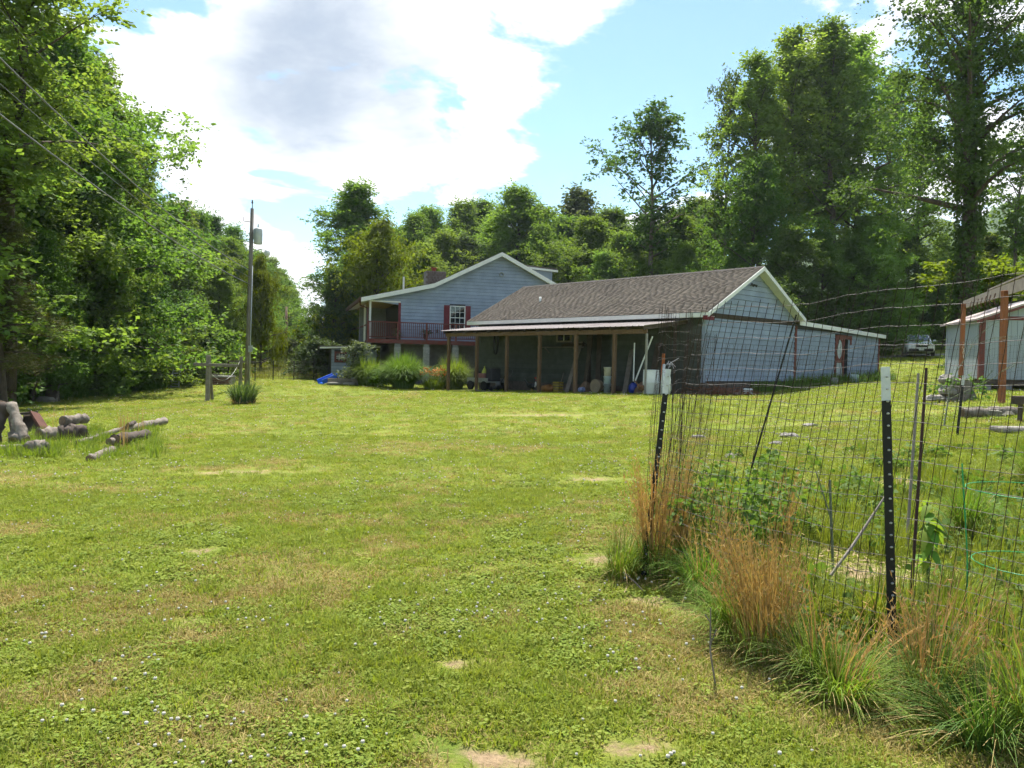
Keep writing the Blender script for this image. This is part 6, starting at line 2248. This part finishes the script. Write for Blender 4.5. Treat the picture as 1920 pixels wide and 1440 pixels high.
# ground weeds inside the garden
parts_d, parts_g, parts_t = [], [], []
for _ in range(900):
    px, py = FR.uniform(1330, 2050), FR.uniform(800, 1380)
    # keep to the inner side of the fence line
    c = onground(px, py)
    fx_ = np.interp(c[1], [2.2, 3.1, 3.9, 5.3, 8.4, 12.3], [3.7, 2.62, 1.95, 1.0, 1.7, 2.7])
    if c[0] < fx_ + .05 or c[1] > 12:
        continue
    if np.exp(-(((c[0] - BARE[7][0]) / .75) ** 2 + ((c[1] - BARE[7][1]) / .6) ** 2)) > FR.uniform(0, .7):
        continue
    kk = FR.uniform()
    if kk < .30:
        C_ = c + FR.normal(0, .09, (7, 3)) * np.array([1, 1, .3]) + np.array([0, 0, FR.uniform(.04, .16)])
        parts_d.append(clumps(FR, C_, 9, .09, FR.uniform(.04, .085), .36, .5, .2, 1.0))
    else:
        parts_g.append(blades(FR, 44, c, .14, FR.uniform(.12, .5), .18, .0028, 3, .6))
for _ in range(26):      # climbing weeds at the fence corner
    c = onground(FR.uniform(1240, 1480), FR.uniform(985, 1090))
    C_ = c + np.stack([FR.normal(0, .08, 12), FR.normal(0, .08, 12), FR.uniform(.05, .62, 12)], 1)
    parts_d.append(clumps(FR, C_, 8, .07, .055, .32, .7, .3, .6))
o = np_obj('garden_weeds', *merge(*parts_d), DGRN)
tag(o, 'leafy green weeds covering the garden bed behind the fence', 'weeds', kind='stuff')
o = np_obj('garden_grass', *merge(*parts_g), GRN)
tag(o, 'unmown grass growing inside the garden fence', 'grass', kind='stuff')
# straw mulch
a = []
for _ in range(700):
    c = np.array([BARE[7][0] + FR.normal(0, .42), BARE[7][1] + FR.normal(0, .42)])
    dv = unit(np.array([FR.normal(), FR.normal(), FR.normal() * .12]))
    a.append((v3(c, g1c(c[0], c[1]) + FR.uniform(.008, .03)), dv))
V, Fc = leaf_quads(np.array([q[0] for q in a]), np.array([q[1] for q in a]), np.tile(np.array([[0, 0, 1.0]]), (len(a), 1)) + FR.normal(0, .2, (len(a), 3)), FR.uniform(.05, .16, len(a)), .05)
o = np_obj('straw_mulch', V, Fc, mat('straw_bits', (.42, .31, .17), .9, .3, 9, isl=.35))
tag(o, 'loose straw mulch on the bare garden soil', 'straw', kind='stuff')

# ------------------------------------------------------------------ mown lawn: tufts instanced over the near ground
def vnoise(x, y, s, seed):
    r = np.random.default_rng(seed)
    g = r.uniform(0, 1, (64, 64))
    u_, v_ = (x * s) % 64, (y * s) % 64
    i, j = np.floor(u_).astype(int), np.floor(v_).astype(int)
    f, h = u_ - i, v_ - j
    f, h = f * f * (3 - 2 * f), h * h * (3 - 2 * h)
    i1, j1 = (i + 1) % 64, (j + 1) % 64
    i, j = i % 64, j % 64
    return g[i, j] * (1 - f) * (1 - h) + g[i1, j] * f * (1 - h) + g[i, j1] * (1 - f) * h + g[i1, j1] * f * h


TG = leafmat('lawn_blade', (.172, .224, .030), (.240, .268, .052), trans=.35, hue=.015, obj_val=.25, rough=.85, spec=.05)
TY = leafmat('dry_lawn_blade', (.27, .235, .085), (.36, .29, .12), trans=.3, hue=.012, obj_val=.2, rough=.9, spec=.05, tcol=(1.2, 1.05, .6))
TC = leafmat('clover_leaf', (.155, .212, .034), (.215, .255, .054), trans=.3, hue=.015, obj_val=.2, rough=.8, spec=.06)
WF = mat('clover_flower', (.56, .53, .46), .8, .15, 60)
tufts = bpy.data.collections.new('lawn_tufts')   # sources of the instances, not linked into the scene


def tuft(name, V, Fc, m_):
    o = bpy.data.objects.new(name, np_mesh(name, V, Fc, m_))
    tufts.objects.link(o)


TRG = np.random.default_rng(5)
Z0 = np.zeros(3)
for i in range(3):
    tuft('a%d_grass' % i, *blades(TRG, 16, Z0, .05, .055, .045, .0022, 2, .6), TG)
for i in range(2):
    tuft('b%d_dry' % i, *blades(TRG, 13, Z0, .055, .045, .055, .0020, 2, .9), TY)
for i in range(2):
    n_ = 30
    C_ = np.stack([TRG.normal(0, .035, n_), TRG.normal(0, .035, n_), TRG.uniform(.012, .04, n_)], 1)
    tuft('c%d_clover' % i, *leaf_quads(C_, unit(TRG.normal(0, 1, (n_, 3)) * np.array([1, 1, .25])), unit(TRG.normal(0, .3, (n_, 3)) + np.array([0, 0, 1])), TRG.uniform(.011, .020, n_), .46), TC)
mf = MB().lathe((0, 0, .05), [(.004, 0), (.010, .004), (.0125, .011), (.010, .018), (.003, .022)], 7)
fv = np.array(mf.v)
tuft('d0_flower', fv, np.array([f for f in mf.f if len(f) == 4]), WF)
tuft('e0_long', *blades(TRG, 22, Z0, .05, .13, .10, .0028, 3, .8), TG)


def scatter(dmin, dmax, dens, scl, seed):
    r = np.random.default_rng(seed)
    half = .74
    area = half * (dmax ** 2 - dmin ** 2) + 3 * (dmax - dmin)
    n_ = int(area * dens)
    d = np.sqrt(r.uniform(dmin ** 2, dmax ** 2, n_))
    x = r.uniform(-1, 1, n_) * (half * d + 1.2)
    return x, d, r


pts, rot, sca, ind = [], [], [], []
for dmin, dmax, dens, scl, seed in ((1.7, 5.0, 1500, .92, 1), (5.0, 9.0, 700, 1.15, 2), (9.0, 16.0, 230, 1.6, 3), (16.0, 34.0, 55, 2.2, 4), (34.0, 54.0, 20, 2.9, 5)):
    x, y, r = scatter(dmin, dmax, dens, scl, seed)
    ba = bare_amt(x, y) * 1.5
    keep = r.uniform(0, 1, len(x)) > np.clip(ba + (vnoise(x, y, 6, 9) - .62) * 1.2, 0, .97)
    # nothing grows under the carport or inside the buildings
    rel = np.stack([x - GA[0], y - GA[1]], 1)
    ls_, gs_ = rel @ L, rel @ G
    keep &= ~((ls_ > -.1) & (ls_ < 14) & (gs_ > -2.3) & (gs_ < 16))
    x, y = x[keep], y[keep]
    n_ = len(x)
    z = gz(x, y)
    nf = vnoise(x, y, 1.1, 3) * .55 + vnoise(x, y, 3.7, 4) * .45
    nc = vnoise(x, y, .8, 6) * .5 + vnoise(x, y, 2.9, 7) * .5
    nearf = np.clip((6.5 - y) / 4, 0, 1)
    q = r.uniform(0, 1, n_)
    dryp = np.clip((nf - .52) * 3.2 + .08 + .30 * nearf, .03, .85)
    clp = np.clip((nc - .5) * 1.3 + .15, .05, .38)
    k = np.where(q < dryp, 3 + r.integers(0, 2, n_), np.where(r.uniform(0, 1, n_) < clp, 5 + r.integers(0, 2, n_), r.integers(0, 3, n_)))
    fl = r.uniform(0, 1, n_) < np.clip((nc - .42) * .26, .004, .05) * (.9 if dmax < 10 else 1.7)
    k = np.where(fl, 7, k)
    lg_ = r.uniform(0, 1, n_) < .006 * (vnoise(x, y, 1.7, 12) > .6)
    k = np.where(lg_, 8, k)
    s_ = scl * r.uniform(.65, 1.35, n_)
    s_ = np.where(fl, s_ * (.58 if dmax < 6 else .46), s_)
    pts.append(np.stack([x, y, z - .004], 1))
    rot.append(np.stack([r.normal(0, .12, n_), r.normal(0, .12, n_), r.uniform(0, 6.28, n_)], 1))
    hz = np.where(fl, 1.0, r.uniform(.6, 1.15, n_) * (.85 if dmax < 6 else (.7 if dmax < 10 else .5)))
    sca.append(np.stack([s_, s_, s_ * hz], 1))
    ind.append(k)
pts, rot, sca, ind = np.vstack(pts), np.vstack(rot), np.vstack(sca), np.concatenate(ind)
me = bpy.data.meshes.new('lawn_grass')
me.vertices.add(len(pts))
me.vertices.foreach_set('co', pts.astype(np.float32).ravel())
for nm, arr, ty in (('trot', rot, 'FLOAT_VECTOR'), ('tsca', sca, 'FLOAT_VECTOR')):
    at = me.attributes.new(nm, ty, 'POINT')
    at.data.foreach_set('vector', arr.astype(np.float32).ravel())
at = me.attributes.new('tidx', 'INT', 'POINT')
at.data.foreach_set('value', ind.astype(np.int32))
lawn_o = bpy.data.objects.new('lawn_grass', me)
link(lawn_o)
tag(lawn_o, 'short mown grass and flowering white clover of the lawn', 'grass', kind='stuff')
ng = bpy.data.node_groups.new('scatter_tufts', 'GeometryNodeTree')
ng.interface.new_socket('Geometry', in_out='INPUT', socket_type='NodeSocketGeometry')
ng.interface.new_socket('Geometry', in_out='OUTPUT', socket_type='NodeSocketGeometry')
gi, go = ng.nodes.new('NodeGroupInput'), ng.nodes.new('NodeGroupOutput')
iop = ng.nodes.new('GeometryNodeInstanceOnPoints')
ci = ng.nodes.new('GeometryNodeCollectionInfo')
ci.inputs['Collection'].default_value = tufts
ci.inputs['Separate Children'].default_value = True
ci.inputs['Reset Children'].default_value = True
iop.inputs['Pick Instance'].default_value = True


def nattr(nm, ty):
    n_ = ng.nodes.new('GeometryNodeInputNamedAttribute')
    n_.data_type = ty
    n_.inputs['Name'].default_value = nm
    return n_.outputs['Attribute']


ng.links.new(gi.outputs[0], iop.inputs['Points'])
ng.links.new(ci.outputs[0], iop.inputs['Instance'])
ng.links.new(nattr('tidx', 'INT'), iop.inputs['Instance Index'])
e2r = ng.nodes.new('FunctionNodeEulerToRotation')
ng.links.new(nattr('trot', 'FLOAT_VECTOR'), e2r.inputs[0])
ng.links.new(e2r.outputs[0], iop.inputs['Rotation'])
ng.links.new(nattr('tsca', 'FLOAT_VECTOR'), iop.inputs['Scale'])
ng.links.new(iop.outputs[0], go.inputs[0])
md_ = lawn_o.modifiers.new('scatter', 'NODES')
md_.node_group = ng
bpy.context.view_layer.update()

# ------------------------------------------------------------------ hazy summer air round the whole place
hz = MB().box((0, 330, 74), (1990, 1700, 160)).build('haze', None, None)
hz.data.materials.clear()
hm = bpy.data.materials.new('summer_haze')
hm.use_nodes = True
hm.node_tree.nodes.clear()
ho = hm.node_tree.nodes.new('ShaderNodeOutputMaterial')
pv = hm.node_tree.nodes.new('ShaderNodeVolumePrincipled')
pv.inputs['Color'].default_value = (.72, .82, .95, 1)
pv.inputs['Density'].default_value = 0.00018
pv.inputs['Anisotropy'].default_value = 0.3
hm.node_tree.links.new(pv.outputs[0], ho.inputs['Volume'])
hz.data.materials.append(hm)
tag(hz, 'thin summer haze in the air over the valley', 'haze', kind='stuff')
sc.cycles.volume_bounces = 0
